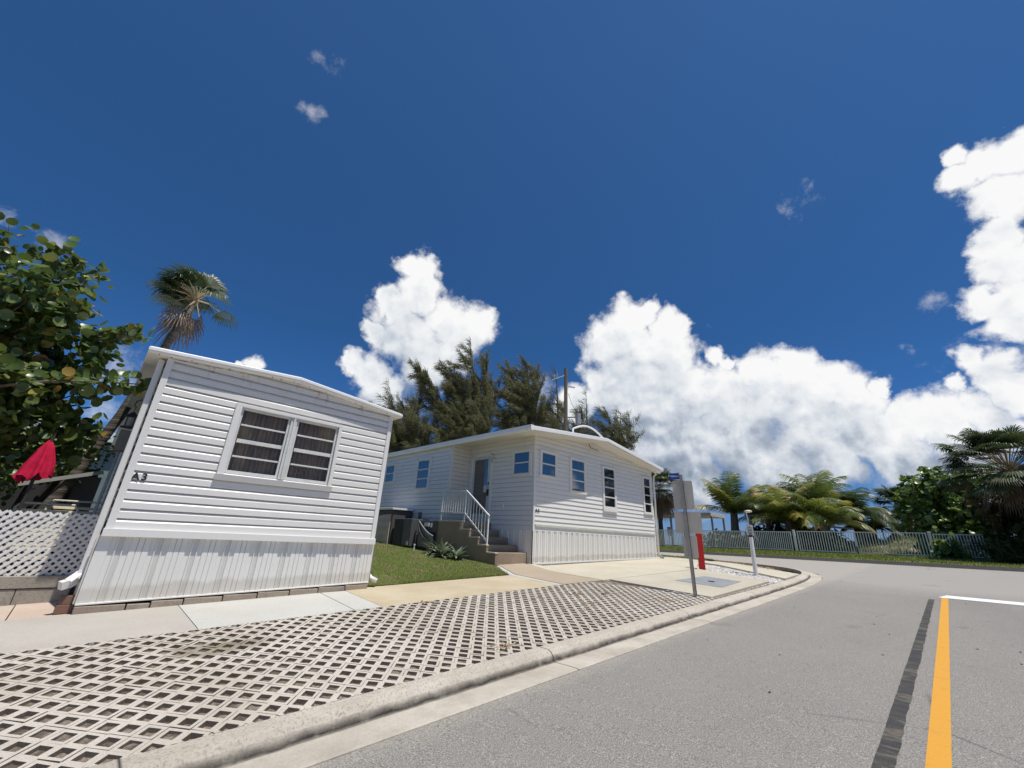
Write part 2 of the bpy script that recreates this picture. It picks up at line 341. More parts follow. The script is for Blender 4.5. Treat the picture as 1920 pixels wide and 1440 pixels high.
# ---- ground materials
def concrete(name, c, c2, spots=.5, scale=1.0, rough=.85, fine=1.0):
    n = NT(name, rough, .25)
    big = n.noise(1.1*scale, 6, .65); col = n.mix(n.ramp(big,[(.35,0),(.65,1)]), c, c2)
    f = n.noise(38*scale, 6, .75); col = n.mix(n.ramp(f,[(.5,0),(.68,spots)]), col, tuple(x*.42 for x in c))
    g2 = n.noise(170, 3, .7); col = n.mix(n.ramp(g2,[(.42,.22*fine),(.62,0)]), col, tuple(x*.5 for x in c2))
    n.color(col); n.bump(n.math('ADD', n.noise(45,6,.7), n.math('MULTIPLY', g2, .5)), .006, .6); return n.m
def asphalt(name='asphalt_aged'):
    n = NT(name, .88, .25)
    a = n.noise(120, 3, .7); b = n.noise(40, 3, .6); v = n.vor(110)
    col = n.ramp(a, [(.36,(.10,.094,.085)),(.46,(.215,.20,.178)),(.55,(.29,.27,.24)),(.66,(.50,.47,.42))])
    col = n.mix(n.ramp(b,[(.4,.0),(.7,.3)]), col, (.20,.19,.18))
    big = n.noise(.55, 5, .6); col = n.mix(n.ramp(big,[(.35,0),(.7,.3)]), col, (.32,.298,.262))
    st = n.noise(.5, 6, .6, stretch=(.25,1.6,1)); col = n.mix(n.ramp(st,[(.52,0),(.75,.25)]), col, (.17,.16,.152))
    px = n.sep(n.pos)[0]
    far = n.N.new('ShaderNodeMapRange'); far.inputs['From Min'].default_value = 13.6; far.inputs['From Max'].default_value = 16.5; far.inputs['To Max'].default_value = .75
    n.L.new(n.math('ADD', px, n.math('MULTIPLY', n.noise(.8,4),2)), far.inputs['Value'])
    col = n.mix(far.outputs[0], col, (.36,.335,.305))      # the cross street is older and bleached
    cr = n.vor(.42, feature='DISTANCE_TO_EDGE', vec=None); 
    w = n.noise(3,4,.6); crm = n.math('MULTIPLY', n.ramp(n.math('ADD',cr,n.math('MULTIPLY',w,.02)),[(.0125,1),(.0165,0)]), n.ramp(n.noise(.35,2),[(.55,0),(.62,.55)]))
    col = n.mix(crm, col, (.06,.06,.06))
    py = n.sep(n.pos)[1]
    near = n.N.new('ShaderNodeMapRange'); near.inputs['From Min'].default_value = 2.38; near.inputs['From Max'].default_value = 2.6
    n.L.new(n.math('ADD', py, n.math('MULTIPLY', n.math('SUBTRACT', n.noise(4,5,.7), .5), .35)), near.inputs['Value'])
    col = n.mix(n.math('MULTIPLY', near.outputs[0], n.ramp(n.noise(50,3,.7),[(.42,0),(.6,.6)])), col, (.46,.41,.33))   # sand washed to the gutter
    oil = n.ramp(n.noise(1.3,5,.6),[(.64,0),(.72,.35)]); col = n.mix(oil, col, (.12,.115,.11))
    n.color(col); n.bump(n.math('ADD', a, n.math('MULTIPLY', v, .8)), .006, .7); return n.m
ASP = asphalt()
def grass_ground():
    n = NT('lawn_ground', .95, .1); a = n.noise(2.2,6,.7); b = n.noise(30,4,.7)
    c = n.ramp(a,[(.38,(.26,.195,.12)),(.47,(.15,.16,.06)),(.6,(.13,.18,.04))])
    c = n.mix(n.ramp(b,[(.45,0),(.7,.5)]), c, (.04,.05,.015)); n.color(c); n.bump(b,.03,.8); return n.m
GRG = grass_ground()
def soil(name='soil_in_cells'):
    n = NT(name, .98, .1); a = n.noise(60,6,.75); b = n.noise(3,3)
    c = n.ramp(a,[(.35,(.17,.14,.112)),(.5,(.34,.28,.225)),(.66,(.52,.46,.40))])
    b2 = n.noise(9,2); c = n.mix(n.ramp(b2,[(.42,.75),(.55,0)]), c, (.10,.078,.06)); c = n.mix(n.ramp(b,[(.45,0),(.65,.5)]), c, (.22,.17,.12)); n.color(c); n.bump(a,.02,1); return n.m
SOIL = soil()
def paver_mat():
    n = NT('grass_paver_concrete', .9, .2)
    col = n.ramp(n.noise(.8,5,.6),[(.38,(.49,.435,.36)),(.62,(.60,.545,.47))])
    col = n.mix(n.ramp(n.noise(130,3,.75),[(.46,0),(.66,.5)]), col, (.26,.23,.19))
    p = n.sep(n.pos)       # an oil and leaf stain near the middle of the strip
    d = n.math('ADD', n.math('POWER', n.math('MULTIPLY', n.math('SUBTRACT', p[0], 1.12), 1.55),2), n.math('POWER', n.math('MULTIPLY', n.math('SUBTRACT', p[1], 4.42), 3.6),2))
    st = n.ramp(n.math('ADD', d, n.math('MULTIPLY', n.noise(5,4), 1.0)), [(.55,.72),(1.0,0)])
    col = n.mix(st, col, (.20,.155,.095))
    col = n.mix(n.ramp(n.noise(1.4,5,.7),[(.58,0),(.72,.35)]), col, (.34,.27,.19))
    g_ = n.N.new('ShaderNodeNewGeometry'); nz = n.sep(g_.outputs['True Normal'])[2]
    col = n.mix(n.ramp(nz,[(.4,.9),(.7,0)]), col, (.12,.094,.074))     # dark shade of the open cells painted onto their walls
    n.color(col); n.bump(n.noise(140,4,.7),.005,.7); return n.m
# ---- terrain
def terrain():
    xs = np.concatenate([[-900,-400,-150,-60,-30],np.arange(-14,36,.8),np.arange(36,62,1.5),[62,66,72,80,95]])
    ys = np.concatenate([[-900,-400,-150,-60,-30],np.arange(-14,20,.8),np.arange(20,44,2.5),[50,60,90,150,400,900]])
    mb = MB(); nx,ny = len(xs),len(ys)
    for y in ys:
        for x in xs:
            z = G(float(x),float(y))
            d = kd(float(x),float(y))
            if x < 25.4 and (d < .5 or y < 3.2): z = road_z(x,y)-.09
            elif x < 26.4: z -= .16
            else: z -= .0
            mb.v.append((float(x),float(y),z-.03))
    mb.t = [.5]*len(mb.v)
    mb.f = [(j*nx+i,j*nx+i+1,(j+1)*nx+i+1,(j+1)*nx+i) for j in range(ny-1) for i in range(nx-1)]
    n = NT('sandy_ground',.95,.1); a = n.noise(1.4,6,.7); b = n.noise(22,5,.7)
    c = n.ramp(a,[(.4,(.095,.105,.035)),(.52,(.23,.19,.11)),(.62,(.42,.37,.28))]); c = n.mix(n.ramp(b,[(.45,0),(.7,.5)]), c, (.12,.1,.06))
    n.color(c); n.bump(b,.05,1)
    o = mb.build('ground', n.m); o['kind'] = 'structure'
terrain()
n = NT('sea_water',.08); n.color((.02,.12,.16)); n.bump(n.noise(.4,4),.3,.6)
mb = MB(); mb.quad((90,-6000,-1.6),(9000,-6000,-1.6),(9000,6000,-1.6),(90,6000,-1.6)); mb.build('sea', n.m)['kind'] = 'structure'
sheet('road', [(-40,-9),(25.38,-9),(25.38,44),(20,44),(20,14),(19.8,10),(19.4,7.5),(18.7,5.3),(17.9,3.9),(16.9,3.15),(15.5,2.8),(13.6,2.63),(11,2.6),(-40,2.6)], .0, ASP, step=1.0, hf=road_z)
# ---- kerb and gutter sweep
def sweep(name, path, prof, mat, hf, closed_top=True, sub=.35):
    P = []
    for i in range(len(path)-1):
        a,b = Vector(path[i]),Vector(path[i+1]); k = max(1,int((b-a).length/sub))
        for j in range(k): P.append(a.lerp(b,j/k))
    P.append(Vector(path[-1]))
    # smooth the path
    for _ in range(6):
        Q = P[:]
        for i in range(1,len(P)-1): Q[i] = (P[i-1]+P[i]*2+P[i+1])/4
        P = Q
    mb = MB(); n = len(prof); L = 0; uvs = []
    for i,p in enumerate(P):
        d = (P[min(i+1,len(P)-1)]-P[max(i-1,0)]).normalized(); nn = Vector((-d.y,d.x))
        if i: L += (P[i]-P[i-1]).length
        for k,(o,z) in enumerate(prof):
            q = p+nn*o; mb.v.append((q.x,q.y,hf(q.x,q.y)+z)); uvs.append((L,o))
    mb.t = [.5]*len(mb.v)
    mb.f = [(i*n+k,(i+1)*n+k,(i+1)*n+k+1,i*n+k+1) for i in range(len(P)-1) for k in range(n-1)]
    o = mb.build(name, mat); me = o.data; uv = me.uv_layers.new(name='UVMap')
    for lp in me.loops: uv.data[lp.index].uv = uvs[lp.vertex_index]
    o['kind'] = 'structure'; return o
def kerb_mat():
    n = NT('kerb_concrete', .9, .2); u = n.sep(n.uv)
    col = n.ramp(n.noise(1.6,5,.65),[(.35,(.47,.415,.34)),(.65,(.60,.54,.455))])
    pit = n.noise(55,6,.8); top = n.math('MULTIPLY', n.ramp(pit,[(.5,0),(.64,.75)]), n.ramp(u[1],[(.24,.35),(.3,1)]))
    col = n.mix(top, col, (.20,.175,.14))
    # dark band along the joint between gutter and kerb face
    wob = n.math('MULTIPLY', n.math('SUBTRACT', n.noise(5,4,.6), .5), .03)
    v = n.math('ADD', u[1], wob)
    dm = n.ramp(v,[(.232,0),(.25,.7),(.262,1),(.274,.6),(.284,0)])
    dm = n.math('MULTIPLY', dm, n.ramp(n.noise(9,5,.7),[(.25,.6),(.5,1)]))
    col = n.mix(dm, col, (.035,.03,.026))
    grime = n.math('MULTIPLY', n.ramp(n.noise(2.4,6,.7),[(.45,0),(.7,.5)]), n.ramp(u[1],[(.2,1),(.3,.4)]))
    col = n.mix(grime, col, (.27,.235,.19))
    # saw-cut joints every 3.05 m
    j = n.math('ABSOLUTE', n.math('SUBTRACT', n.math('FRACT', n.math('DIVIDE', n.math('ADD',u[0],-.72), 3.05)), .5))
    col = n.mix(n.ramp(j,[(.0017,1),(.0024,0)]), col, (.03,.03,.028))
    n.color(col); n.bump(pit,.01,.8); return n.m
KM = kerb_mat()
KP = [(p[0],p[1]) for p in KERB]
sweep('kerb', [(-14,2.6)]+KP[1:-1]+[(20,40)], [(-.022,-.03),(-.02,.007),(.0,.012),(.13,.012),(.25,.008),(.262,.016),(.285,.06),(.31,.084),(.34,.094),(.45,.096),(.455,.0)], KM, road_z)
# far side of the cross street: dark low kerb
n2m = plain('old_dark_kerb', (.13,.12,.105), .9)
mb = MB()
for k in range(40):
    y0 = -12+k*1.3; y1 = y0+1.3
    z0,z1 = road_z(25.4,y0),road_z(25.4,y1)
    mb.add([(25.3,y0,z0-.05),(25.55,y0,z0-.05),(25.55,y0,z0+.13),(25.36,y0,z0+.13),(25.3,y1,z1-.05),(25.55,y1,z1-.05),(25.55,y1,z1+.13),(25.36,y1,z1+.13)],
           [(0,4,7,3),(3,7,6,2),(2,6,5,1)])
mb.build('kerb', n2m)['kind'] = 'structure'
# ---- sidewalk, driveway, slabs
C_GREY = concrete('sidewalk_grey_beige',(.44,.405,.355),(.50,.46,.405),.25)
C_WHITE = concrete('sidewalk_new_pale',(.52,.505,.455),(.58,.565,.515),.3)
C_TAN = concrete('sidewalk_tan',(.50,.40,.26),(.58,.50,.35),.3,1.6)
C_TAN2 = concrete('slab_brown_tan',(.42,.335,.24),(.48,.39,.29),.25)
C_CREAM = concrete('driveway_cream',(.52,.46,.35),(.60,.55,.44),.3)
C_BLOCK = concrete('slab_olive',(.47,.42,.32),(.56,.51,.41),.35)
C_RED = concrete('slab_reddish',(.52,.41,.33),(.60,.49,.40),.3)
sheet('sidewalk', [(-3.2,5.0),(-.37,5.0),(-.37,6.28),(-3.2,6.28)], .004, C_GREY, thick=.12)
sheet('sidewalk', [(-.355,5.0),(1.02,5.0),(1.03,6.3),(-.355,6.3)], .004, C_GREY, thick=.12)
sheet('sidewalk', [(1.027,5.0),(2.5,5.01),(2.6,6.3),(1.037,6.3)], .004, C_WHITE, thick=.12)
sheet('sidewalk', [(2.51,5.01),(2.85,5.0),(2.95,6.28),(2.61,6.3)], .004, C_WHITE, thick=.12)
sheet('sidewalk', [(2.856,5.0),(6.2,5.02),(6.38,6.4),(3.3,6.42),(2.96,6.3)], .004, C_TAN, thick=.12)
sheet('sidewalk', [(6.21,5.02),(6.36,5.02),(6.55,6.4),(7.1,7.45),(7.0,7.5),(6.39,6.4)], .004, C_WHITE, thick=.12)
sheet('sidewalk', [(6.37,5.02),(7.5,4.96),(7.62,6.2),(8.0,7.1),(8.1,8.3),(7.1,8.3),(7.1,7.42),(6.56,6.4)], .009, C_TAN2, thick=.12)
sheet('driveway', [(7.51,4.95),(12.0,4.93),(13.3,5.45),(15.1,5.62),(15.3,6.7),(14.4,7.4),(8.1,7.6),(7.63,6.2)], .012, C_CREAM, thick=.12)
sheet('driveway', [(14.42,7.2),(15.32,6.7),(16.4,6.6),(16.2,9),(14.5,9)], .010, C_CREAM, thick=.12)
sheet('sidewalk', [(12.87,3.12),(14.7,3.18),(15.0,4.3),(15.0,5.6),(13.95,5.5)], .03, C_CREAM, thick=.14)
sheet('slab_path', [(-3.2,6.33),(-.25,6.33),(-.25,7.09),(-3.2,7.09)], -.005, C_RED, thick=.1)
sheet('slab_path', [(-.24,6.33),(.2,6.33),(.2,7.09),(-.24,7.09)], -.002, C_RED, thick=.1)
# road paint
def paint(name, c, wear, c2=None):
    n = NT(name,.75,.3); f = n.noise(120,4,.75)
    col = n.mix(n.ramp(f,[(.5,0),(.72,wear)]), c, tuple(x*.55 for x in c)); col = n.mix(n.ramp(n.noise(9,6,.75),[(.56,0),(.66,.55)]), col, tuple(x*.62+.04 for x in c)); n.color(col); n.bump(n.noise(260,2),.004,.6); return n.m
sheet('road_marking', [(-.5,.36),(13.1,.37),(13.1,.27),(-.5,.255)], .006, paint('yellow_paint',(.66,.32,.04),.35), step=1, hf=road_z)
sheet('road_marking', [(13.13,.42),(13.72,.30),(13.72,-3.9),(13.13,-3.9)], .006, paint('white_paint',(.8,.8,.76),.3), step=1, hf=road_z)
def blackpatch():
    n = NT('blacked_out_marking',.8,.3); p = n.sep(n.pos)
    st = n.noise(1.0,5,.65,stretch=(11,3,1)); c = n.ramp(st,[(.42,(.035,.035,.036)),(.54,(.06,.055,.05)),(.61,(.15,.125,.095)),(.66,(.055,.052,.05))])
    c = n.mix(n.ramp(n.noise(200,2),[(.5,0),(.7,.35)]), c, (.2,.19,.17)); n.color(c); n.bump(n.noise(200,2),.005,.7); return n.m
pl = []; pr = []
for k in range(120):
    x = -.5+13.1*k/119; w = .002*random.uniform(-1,1)
    pl.append((x,.575-.006*x*.3+w)); pr.append((x,.482-.004*x*.3+.5*w+.006*random.uniform(-1,1)))
sheet('road_marking', pr+pl[::-1], .005, blackpatch(), step=1.5, hf=road_z)
# ---- grass-paver strip: real open cells
def pavers():
    root = None; mb = MB(); HX,HY = .082,.09
    k = .62
    for j in range(0,26):
        for i in range(-22,60):
            cx = i*2*HX+(j%2)*HX; cy = 2.98+j*HY
            if cx < -3.4 or cx > 9.4 or cy < 2.9 or cy > 5.15: continue
            jx = random.uniform(-.0025,.0025); dz = random.uniform(-.003,.003)
            cut = .004 if j%2 else 0; cl = .004 if (i+3*(j//2))%4==0 else 0
            O = [(cx+HX-cl,cy),(cx,cy+HY-.0),(cx-HX+cl,cy),(cx,cy-HY)]
            if j%2:   # joint along the lower edges of every second row
                O = [(cx+HX,cy+.003),(cx,cy+HY),(cx-HX,cy+.003),(cx,cy-HY+.006)]
            # outer 8 points (mid-edges added) and inner chamfered hole
            O8 = []
            for q in range(4):
                a = O[q]; b = O[(q+1)%4]; O8.append(a); O8.append(((a[0]+b[0])/2,(a[1]+b[1])/2))
            hx,hy = HX*k,HY*k; c = .0
            I8 = [(cx+hx,cy),(cx+hx*(.5+c*.18),cy+hy*(.5+c*.18)),(cx+jx,cy+hy),(cx-hx*(.5+c*.18),cy+hy*(.5+c*.18)),
                  (cx-hx,cy),(cx-hx*(.5+c*.18),cy-hy*(.5+c*.18)),(cx+jx,cy-hy),(cx+hx*(.5+c*.18),cy-hy*(.5+c*.18))]
            gz = lambda x,y: G(x,y)+.006+dz
            V = [(x,y,gz(x,y)) for x,y in O8]+[(x,y,gz(x,y)) for x,y in I8]
            V += [(x+(cx-x)*.04,y+(cy-y)*.04,gz(x,y)-.075) for x,y in I8]+[(x,y,gz(x,y)-.02) for x,y in O8]
            F = []
            for q in range(8):
                r = (q+1)%8; F.append((q,r,8+r,8+q)); F.append((8+q,8+r,16+r,16+q)); F.append((24+q,24+r,r,q))
            mb.add(V,F)
    bm = bmesh.new(); me = bpy.data.meshes.new('tmp'); me.from_pydata(mb.v,[],mb.f); bm.from_mesh(me)
    for co,no in (((0,3.055,0),(0,-1,0)),((0,4.999,0),(0,1,0)),((7.70,4.9,0),(1,.25,0)),((8.2,3.5,0),(.8,.62,0))):
        bmesh.ops.bisect_plane(bm, geom=bm.verts[:]+bm.edges[:]+bm.faces[:], plane_co=co, plane_no=no, clear_outer=True)
    me = bpy.data.meshes.new('grass_pavers'); bm.to_mesh(me); bm.free()
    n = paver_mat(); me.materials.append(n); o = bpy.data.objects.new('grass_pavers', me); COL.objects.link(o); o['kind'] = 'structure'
    # soil in the cells, lumpy
    s = MB(); xs = np.arange(-3.4,9.3,.05); ys = np.arange(3.04,5.06,.05); nx = len(xs)
    rr = np.random.RandomState(3)
    for y in ys:
        for x in xs:
            z = G(float(x),float(y))-.019+.010*rr.rand()+.008*math.sin(x*9.1+2*math.sin(y*7))*math.sin(y*11+x*3)
            s.v.append((float(x),float(y),z))
    s.t = [.5]*len(s.v); s.f = [(j*nx+i,j*nx+i+1,(j+1)*nx+i+1,(j+1)*nx+i) for j in range(len(ys)-1) for i in range(nx-1)]
    s.build('soil', SOIL, smooth=True)['kind'] = 'structure'
pavers()
# ------------------------------------------------------------ siding
def siding(mb, O, u, n, u0,u1, z0,z1, lap, zref, dep, dutch=False, top=None, col=None, alt=None):
    """lapped boards on a vertical wall: O origin (x,y), u along, n outward; top(u) clips the upper edge"""
    k = math.floor((z0-zref)/lap+1e-6)
    P = lambda uu,z,d: (O[0]+u[0]*uu+n[0]*d, O[1]+u[1]*uu+n[1]*d, z)
    while zref+k*lap < z1-1e-5:
        zb = zref+k*lap; d = dep*(alt if (alt and k%2) else 1)
        if dutch: prof = [(0,-.016),(.0015,d),(lap*.66,d*.96),(lap-.0125,.002),(lap-.012,-.016),(lap,-.016)]
        else: prof = [(0,-.012),(.001,d),(lap-.013,.002),(lap-.0125,-.012),(lap,-.012)]
        segs = [(u0,u1)]
        if top and zb+lap > min(top(u0),top(u1))-.02:
            m = max(1,int((u1-u0)/.12)); segs = [(u0+(u1-u0)*i/m,u0+(u1-u0)*(i+1)/m) for i in range(m)]
        for a,b in segs:
            zt = z1 if not top else min(z1, max(top(a),top(b)))
            lo = max(zb,z0)
            if lo >= zt: continue
            pts = []
            for i,(h_,dd) in enumerate(prof): pts.append((zb+h_,dd))
            # clip profile to [lo, zt]
            cl = []
            for i in range(len(pts)-1):
                (za,da),(zc,dc) = pts[i],pts[i+1]
                if zc <= lo or za >= zt: continue
                A = (za,da) if za >= lo else (lo, da+(dc-da)*(lo-za)/max(1e-9,zc-za))
                B = (zc,dc) if zc <= zt else (zt, da+(dc-da)*(zt-za)/max(1e-9,zc-za))
                cl.append((A,B))
            for A,B in cl: mb.quad(P(a,A[0],A[1]),P(b,A[0],A[1]),P(b,B[0],B[1]),P(a,B[0],B[1]))
        k += 1
def ribs(mb, O, u, n, u0,u1, zb, zt, pattern, period):
    """vertical ribbed skirting: pattern = [(offset,depth)...] over one period, zb/zt functions of u"""
    P = lambda uu,z,d: (O[0]+u[0]*uu+n[0]*d, O[1]+u[1]*uu+n[1]*d, z)
    pts = []; k = 0
    while u0+k*period < u1:
        for o,d in pattern:
            x = u0+k*period+o
            if x < u1: pts.append((x,d))
        k += 1
    pts.append((u1,pts[-1][1]))
    for (a,da),(b,db) in zip(pts[:-1],pts[1:]):
        mb.quad(P(a,zb(a),da),P(b,zb(b),db),P(b,zt(b),db),P(a,zt(a),da))
glass = NT('window_glass',.03,1.0); glass.color((.012,.016,.02)); glass.b.inputs['IOR'].default_value = 1.9; glass = glass.m
def clear_glass():
    n = NT('clear_glass',.02); g = n.N.new('ShaderNodeBsdfGlossy'); g.inputs['Roughness'].default_value = .03
    t = n.N.new('ShaderNodeBsdfTransparent'); t.inputs[0].default_value = (.80,.80,.78,1)
    lw = n.N.new('ShaderNodeFresnel'); lw.inputs[0].default_value = 1.5
    mx = n.N.new('ShaderNodeMixShader'); n.L.new(lw.outputs[0],mx.inputs[0]); n.L.new(t.outputs[0],mx.inputs[1]); n.L.new(g.outputs[0],mx.inputs[2])
    n.L.new(mx.outputs[0], n.N['Material Output'].inputs[0]); return n.m
CG = clear_glass()
ALU = plain('aluminium_frame', (.66,.65,.61), .5, .1, .1, 8)
curt = NT('curtain_fabric',.95,.1)
curt.color(curt.mix(curt.ramp(curt.noise(6,4),[(.4,0),(.7,1)]), (.85,.63,.42), (.62,.46,.31))); CURT = curt.m
DARK = plain('dark_interior', (.03,.028,.026), .9)
BLACK = plain('black_paint', (.015,.015,.015), .5)
def text_obj(name, s, size, loc, rot, mat, parent, off=.0, ext=.0015, shear=0):
    cu = bpy.data.curves.new(name,'FONT'); cu.body = s; cu.size = size; cu.extrude = ext; cu.offset = off; cu.shear = shear
    cu.space_character = 1.25 if len(s) == 2 else 1.0; cu.align_x = 'CENTER'; cu.align_y = 'CENTER'
    o = bpy.data.objects.new(name+'_tmp', cu); COL.objects.link(o)
    bpy.context.view_layer.update()
    me = bpy.data.meshes.new_from_object(o.evaluated_get(bpy.context.evaluated_depsgraph_get()))
    bpy.data.objects.remove(o)
    T = Matrix.Translation(Vector(loc)-root_of(parent).location) @ rot
    me.transform(T); me.materials.clear(); me.materials.append(mat); me.name = name
    r = bpy.data.objects.new(name, me); COL.objects.link(r); r.parent = parent; return r
FRONT = Matrix.Rotation(pi/2,4,'X')    # text facing -Y
# ------------------------------------------------------------ house A3 (near, left)
def house_a():
    H = empty('mobile_home', (1.75,6.35,.35), 'nearest white mobile home with wide twin window and the number A3 on its end wall', 'mobile home')
    F = 6.35; X0,X1 = .2,3.29
    topf = lambda x: 3.06+.125*(1-abs(x-1.745)/1.55)
    mb = MB(); lap = .1032; zr = 1.085
    O = (0,F); u = (1,0); n = (0,-1)
    WX0,WX1,WZ0,WZ1 = 1.10,2.42,1.79,2.66
    kw = dict(lap=lap,zref=zr,dep=.018,dutch=True,alt=.8)
    siding(mb,O,u,n,X0+.05,WX0,zr,WZ1,**kw); siding(mb,O,u,n,WX1,X1-.05,zr,WZ1,**kw)
    siding(mb,O,u,n,WX0,WX1,zr,WZ0,**kw)
    siding(mb,O,u,n,X0+.05,X1-.05,WZ1,3.3,top=topf,**kw)
    # side wall facing left, rear and right walls
    siding(mb,(X0,F),(0,1),(-1,0),.05,10.5,zr,3.06,**kw)
    siding(mb,(X1,F),(0,1),(1,0),.05,10.5,zr,3.06,**kw)
    mb.quad((X0,16.85,.4),(X1,16.85,.4),(X1,16.85,3.1),(X0,16.85,3.1))
    mb.build('wall', W1, H)
    # corner trims
    c = MB(); c.box(X0-.006,X0+.06,F-.034,F+.03,1.085,3.075); c.build('corner_trim', WT, H, bevel=.004)
    c = MB(); c.box(X1-.055,X1+.012,F-.034,F+.03,1.04,3.05); c.build('corner_trim', WT, H, bevel=.004)
    c = MB(); c.obox((1.745,F-.03,1.035),(1.56,0,-.008),(0,.035,0),(0,0,.042)); c.box(X0,X1,F-.018,F-.008,1.06,1.10)
    c.build('skirting_cap', WT, H, bevel=.006)
    # skirting with vented ribs
    s = MB(); zb = lambda x: .352+.0325*(x-.2); zt = lambda x: 1.02
    pat = [(0,.016),(.012,.016),(.018,.003),(.058,.003),(.064,.018),(.072,.018),(.076,.003),(.118,.003),(.122,.018),(.130,.018),(.136,.003),(.176,.003),(.184,.016),(.235,.016),(.2365,.007),(.2395,.007),(.241,.016),(.2875,.016),(.289,.007),(.292,.007),(.2935,.016)]
    ribs(s,(0,F),(1,0),(0,-1),X0+.07,X1-.02,zb,zt,pat,.3345)
    s.quad((X0-.02,F-.016,.352),(X0+.07,F-.016,.354),(X0+.07,F-.016,1.02),(X0-.02,F-.016,1.02))
    s.quad((X1-.02,F-.016,zb(X1)),(X1+.02,F-.016,zb(X1)),(X1+.02,F-.016,1.02),(X1-.02,F-.016,1.02))
    ribs(s,(X0-.02,F),(0,1),(-1,0),-.016,10.5,lambda v:.36,zt,pat,.3345)
    ribs(s,(X1+.02,F),(0,1),(1,0),-.016,10.5,lambda v:.44,zt,pat,.3345)
    s.build('skirting', SK, H)
    for i in range(9):       # perforated vent strips: short slanted slots
        v = MB(); x = X0+.07+.3345*i+.097
        z = zb(x)+.03
        while z < 1.0:
            for q in range(3):
                xx = x-.0165+q*.0125; v.quad((xx,F-.0062,z),(xx+.005,F-.0062,z+.0),(xx+.011,F-.0062,z+.0105),(xx+.006,F-.0062,z+.0105))
            z += .0165
        v.build('vent_strip', plain_vent, H)
    r = MB(); r.obox((1.745,F-.02,zb(1.745)+.004),(1.56,0,.0507),(0,.02,0),(0,0,.008)); r.build('base_rail', WT, H, bevel=.003)
    # roof
    rp = [(-.01,3.135),(1.705,3.26),(3.42,3.105)]
    th = .075
    prof = [(x,z) for x,z in rp]+[(x,z-th) for x,z in rp[::-1]]
    R = MB(); R.prism([(x,6.235,z) for x,z in prof],(0,10.8,0)); R.build('roof', WR, H, bevel=.012, fixn=True)
    f = MB(); prof = [(x,z-.018) for x,z in rp]+[(x,z-.05) for x,z in rp[::-1]]
    f.prism([(x,6.219,z) for x,z in prof],(0,.014,0)); f.build('fascia', WR, H, fixn=True)
    rm = plain('rusty_screw',(.16,.07,.03),.8)
    for k,x in enumerate((.1,.22,.42,.83,1.34,1.46,1.63,1.86,2.1,2.6,3.15)):
        z = (np.interp(x,[-.01,1.705,3.42],[3.06,3.185,3.03])-.003); s = MB(); s.tube([(x,6.27+.03*(k%2),z+.004),(x,6.27+.03*(k%2),z-.004)],.008,6); s.build('roof_screw', rm, H)
    # window
    cx = (WX0+WX1)/2
    w = empty_child = MB()
    T = .07
    fr = MB(); y0 = F-.048
    fr.box(WX0-.075,WX0,y0,F+.02,WZ0-.02,WZ1+.0); fr.box(WX1,WX1+.05,y0,F+.02,WZ0-.02,WZ1+.0)
    fr.box(WX0-.075,WX1+.05,y0,F+.02,WZ1,WZ1+.045)
    wf = fr.build('window', WT, H, bevel=.004)
    sill = MB(); sill.prism([(WX0-.085,y0-.016,WZ0-.02),(WX0-.085,y0+.004,WZ0-.095),(WX0-.085,F,WZ0-.095),(WX0-.085,F,WZ0-.02)],(WX1-WX0+.15,0,0))
    sill.build('sill', WT, wf, bevel=.003, fixn=True)
    m = MB(); m.box(cx-.05+.02,cx+.035+.02,F-.03,F+.06,WZ0,WZ1); m.box(cx-.012+.015,cx+.03,F-.045,F-.03,WZ0,WZ1); m.build('mullion', ALU, wf, bevel=.003)
    for a,b in ((WX0+.005,cx-.035),(cx+.06,WX1-.005)):
        f = MB(); g = MB(); hgt = WZ1-WZ0
        f.box(a,a+.026,F-.012,F+.04,WZ0,WZ1); f.box(b-.026,b,F-.012,F+.04,WZ0,WZ1)
        f.box(a,b,F-.013,F+.041,WZ0,WZ0+.04); f.box(a,b,F-.013,F+.041,WZ1-.03,WZ1)
        zm = WZ0+.47*hgt; f.box(a+.035,b-.035,F-.022,F+.03,zm-.006,zm+.042)
        f.box(a+.035,b-.035,F-.016,F+.01,WZ0+.255*hgt-.009,WZ0+.255*hgt+.012); f.box(a+.035,b-.035,F-.016,F+.01,WZ0+.735*hgt-.009,WZ0+.735*hgt+.012)
        f.build('sash', ALU, wf, bevel=.002)
        g.quad((a,F+.012,WZ0),(b,F+.012,WZ0),(b,F+.012,WZ1),(a,F+.012,WZ1)); g.build('pane', CG, wf)
    c = MB(); nn = 150     # pleated curtain with a scalloped valance line low down
    for i in range(nn):
        x = WX0-.05+(WX1-WX0+.1)*i/nn; x2 = WX0-.05+(WX1-WX0+.1)*(i+1)/nn
        fy = lambda x: F+.12+.022*math.sin(x*88+.7*math.sin(x*13))+.01*math.sin(x*210)
        c.quad((x,fy(x),WZ0-.02),(x2,fy(x2),WZ0-.02),(x2,fy(x2),WZ1+.05),(x,fy(x),WZ1+.05))
    for q in range(7):
        x = 1.98+q*.065; c.tube([(x-.03,F+.085,1.98-.004*q),(x,F+.075,1.95-.004*q),(x+.012,F+.075,1.915-.004*q),(x+.035,F+.085,1.905-.004*q)],[.004,.013,.013,.004],6)
    c.build('curtain', CURT, wf, smooth=True)
    b = MB(); b.box(WX0-.15,WX1+.15,F+.19,F+.2,WZ0-.2,WZ1+.15); b.build('dark_room', DARK, wf)
    # number
    text_obj('house_number','A3',.108,(.322,F-.0225,1.636),FRONT,BLACK,H,off=.003,shear=.0)
    # soffit on the left side with the downspouts
    d = MB(); d.box(.118,.18,6.42,6.49,.62,3.06); d.build('downspout', WT, H, bevel=.012)
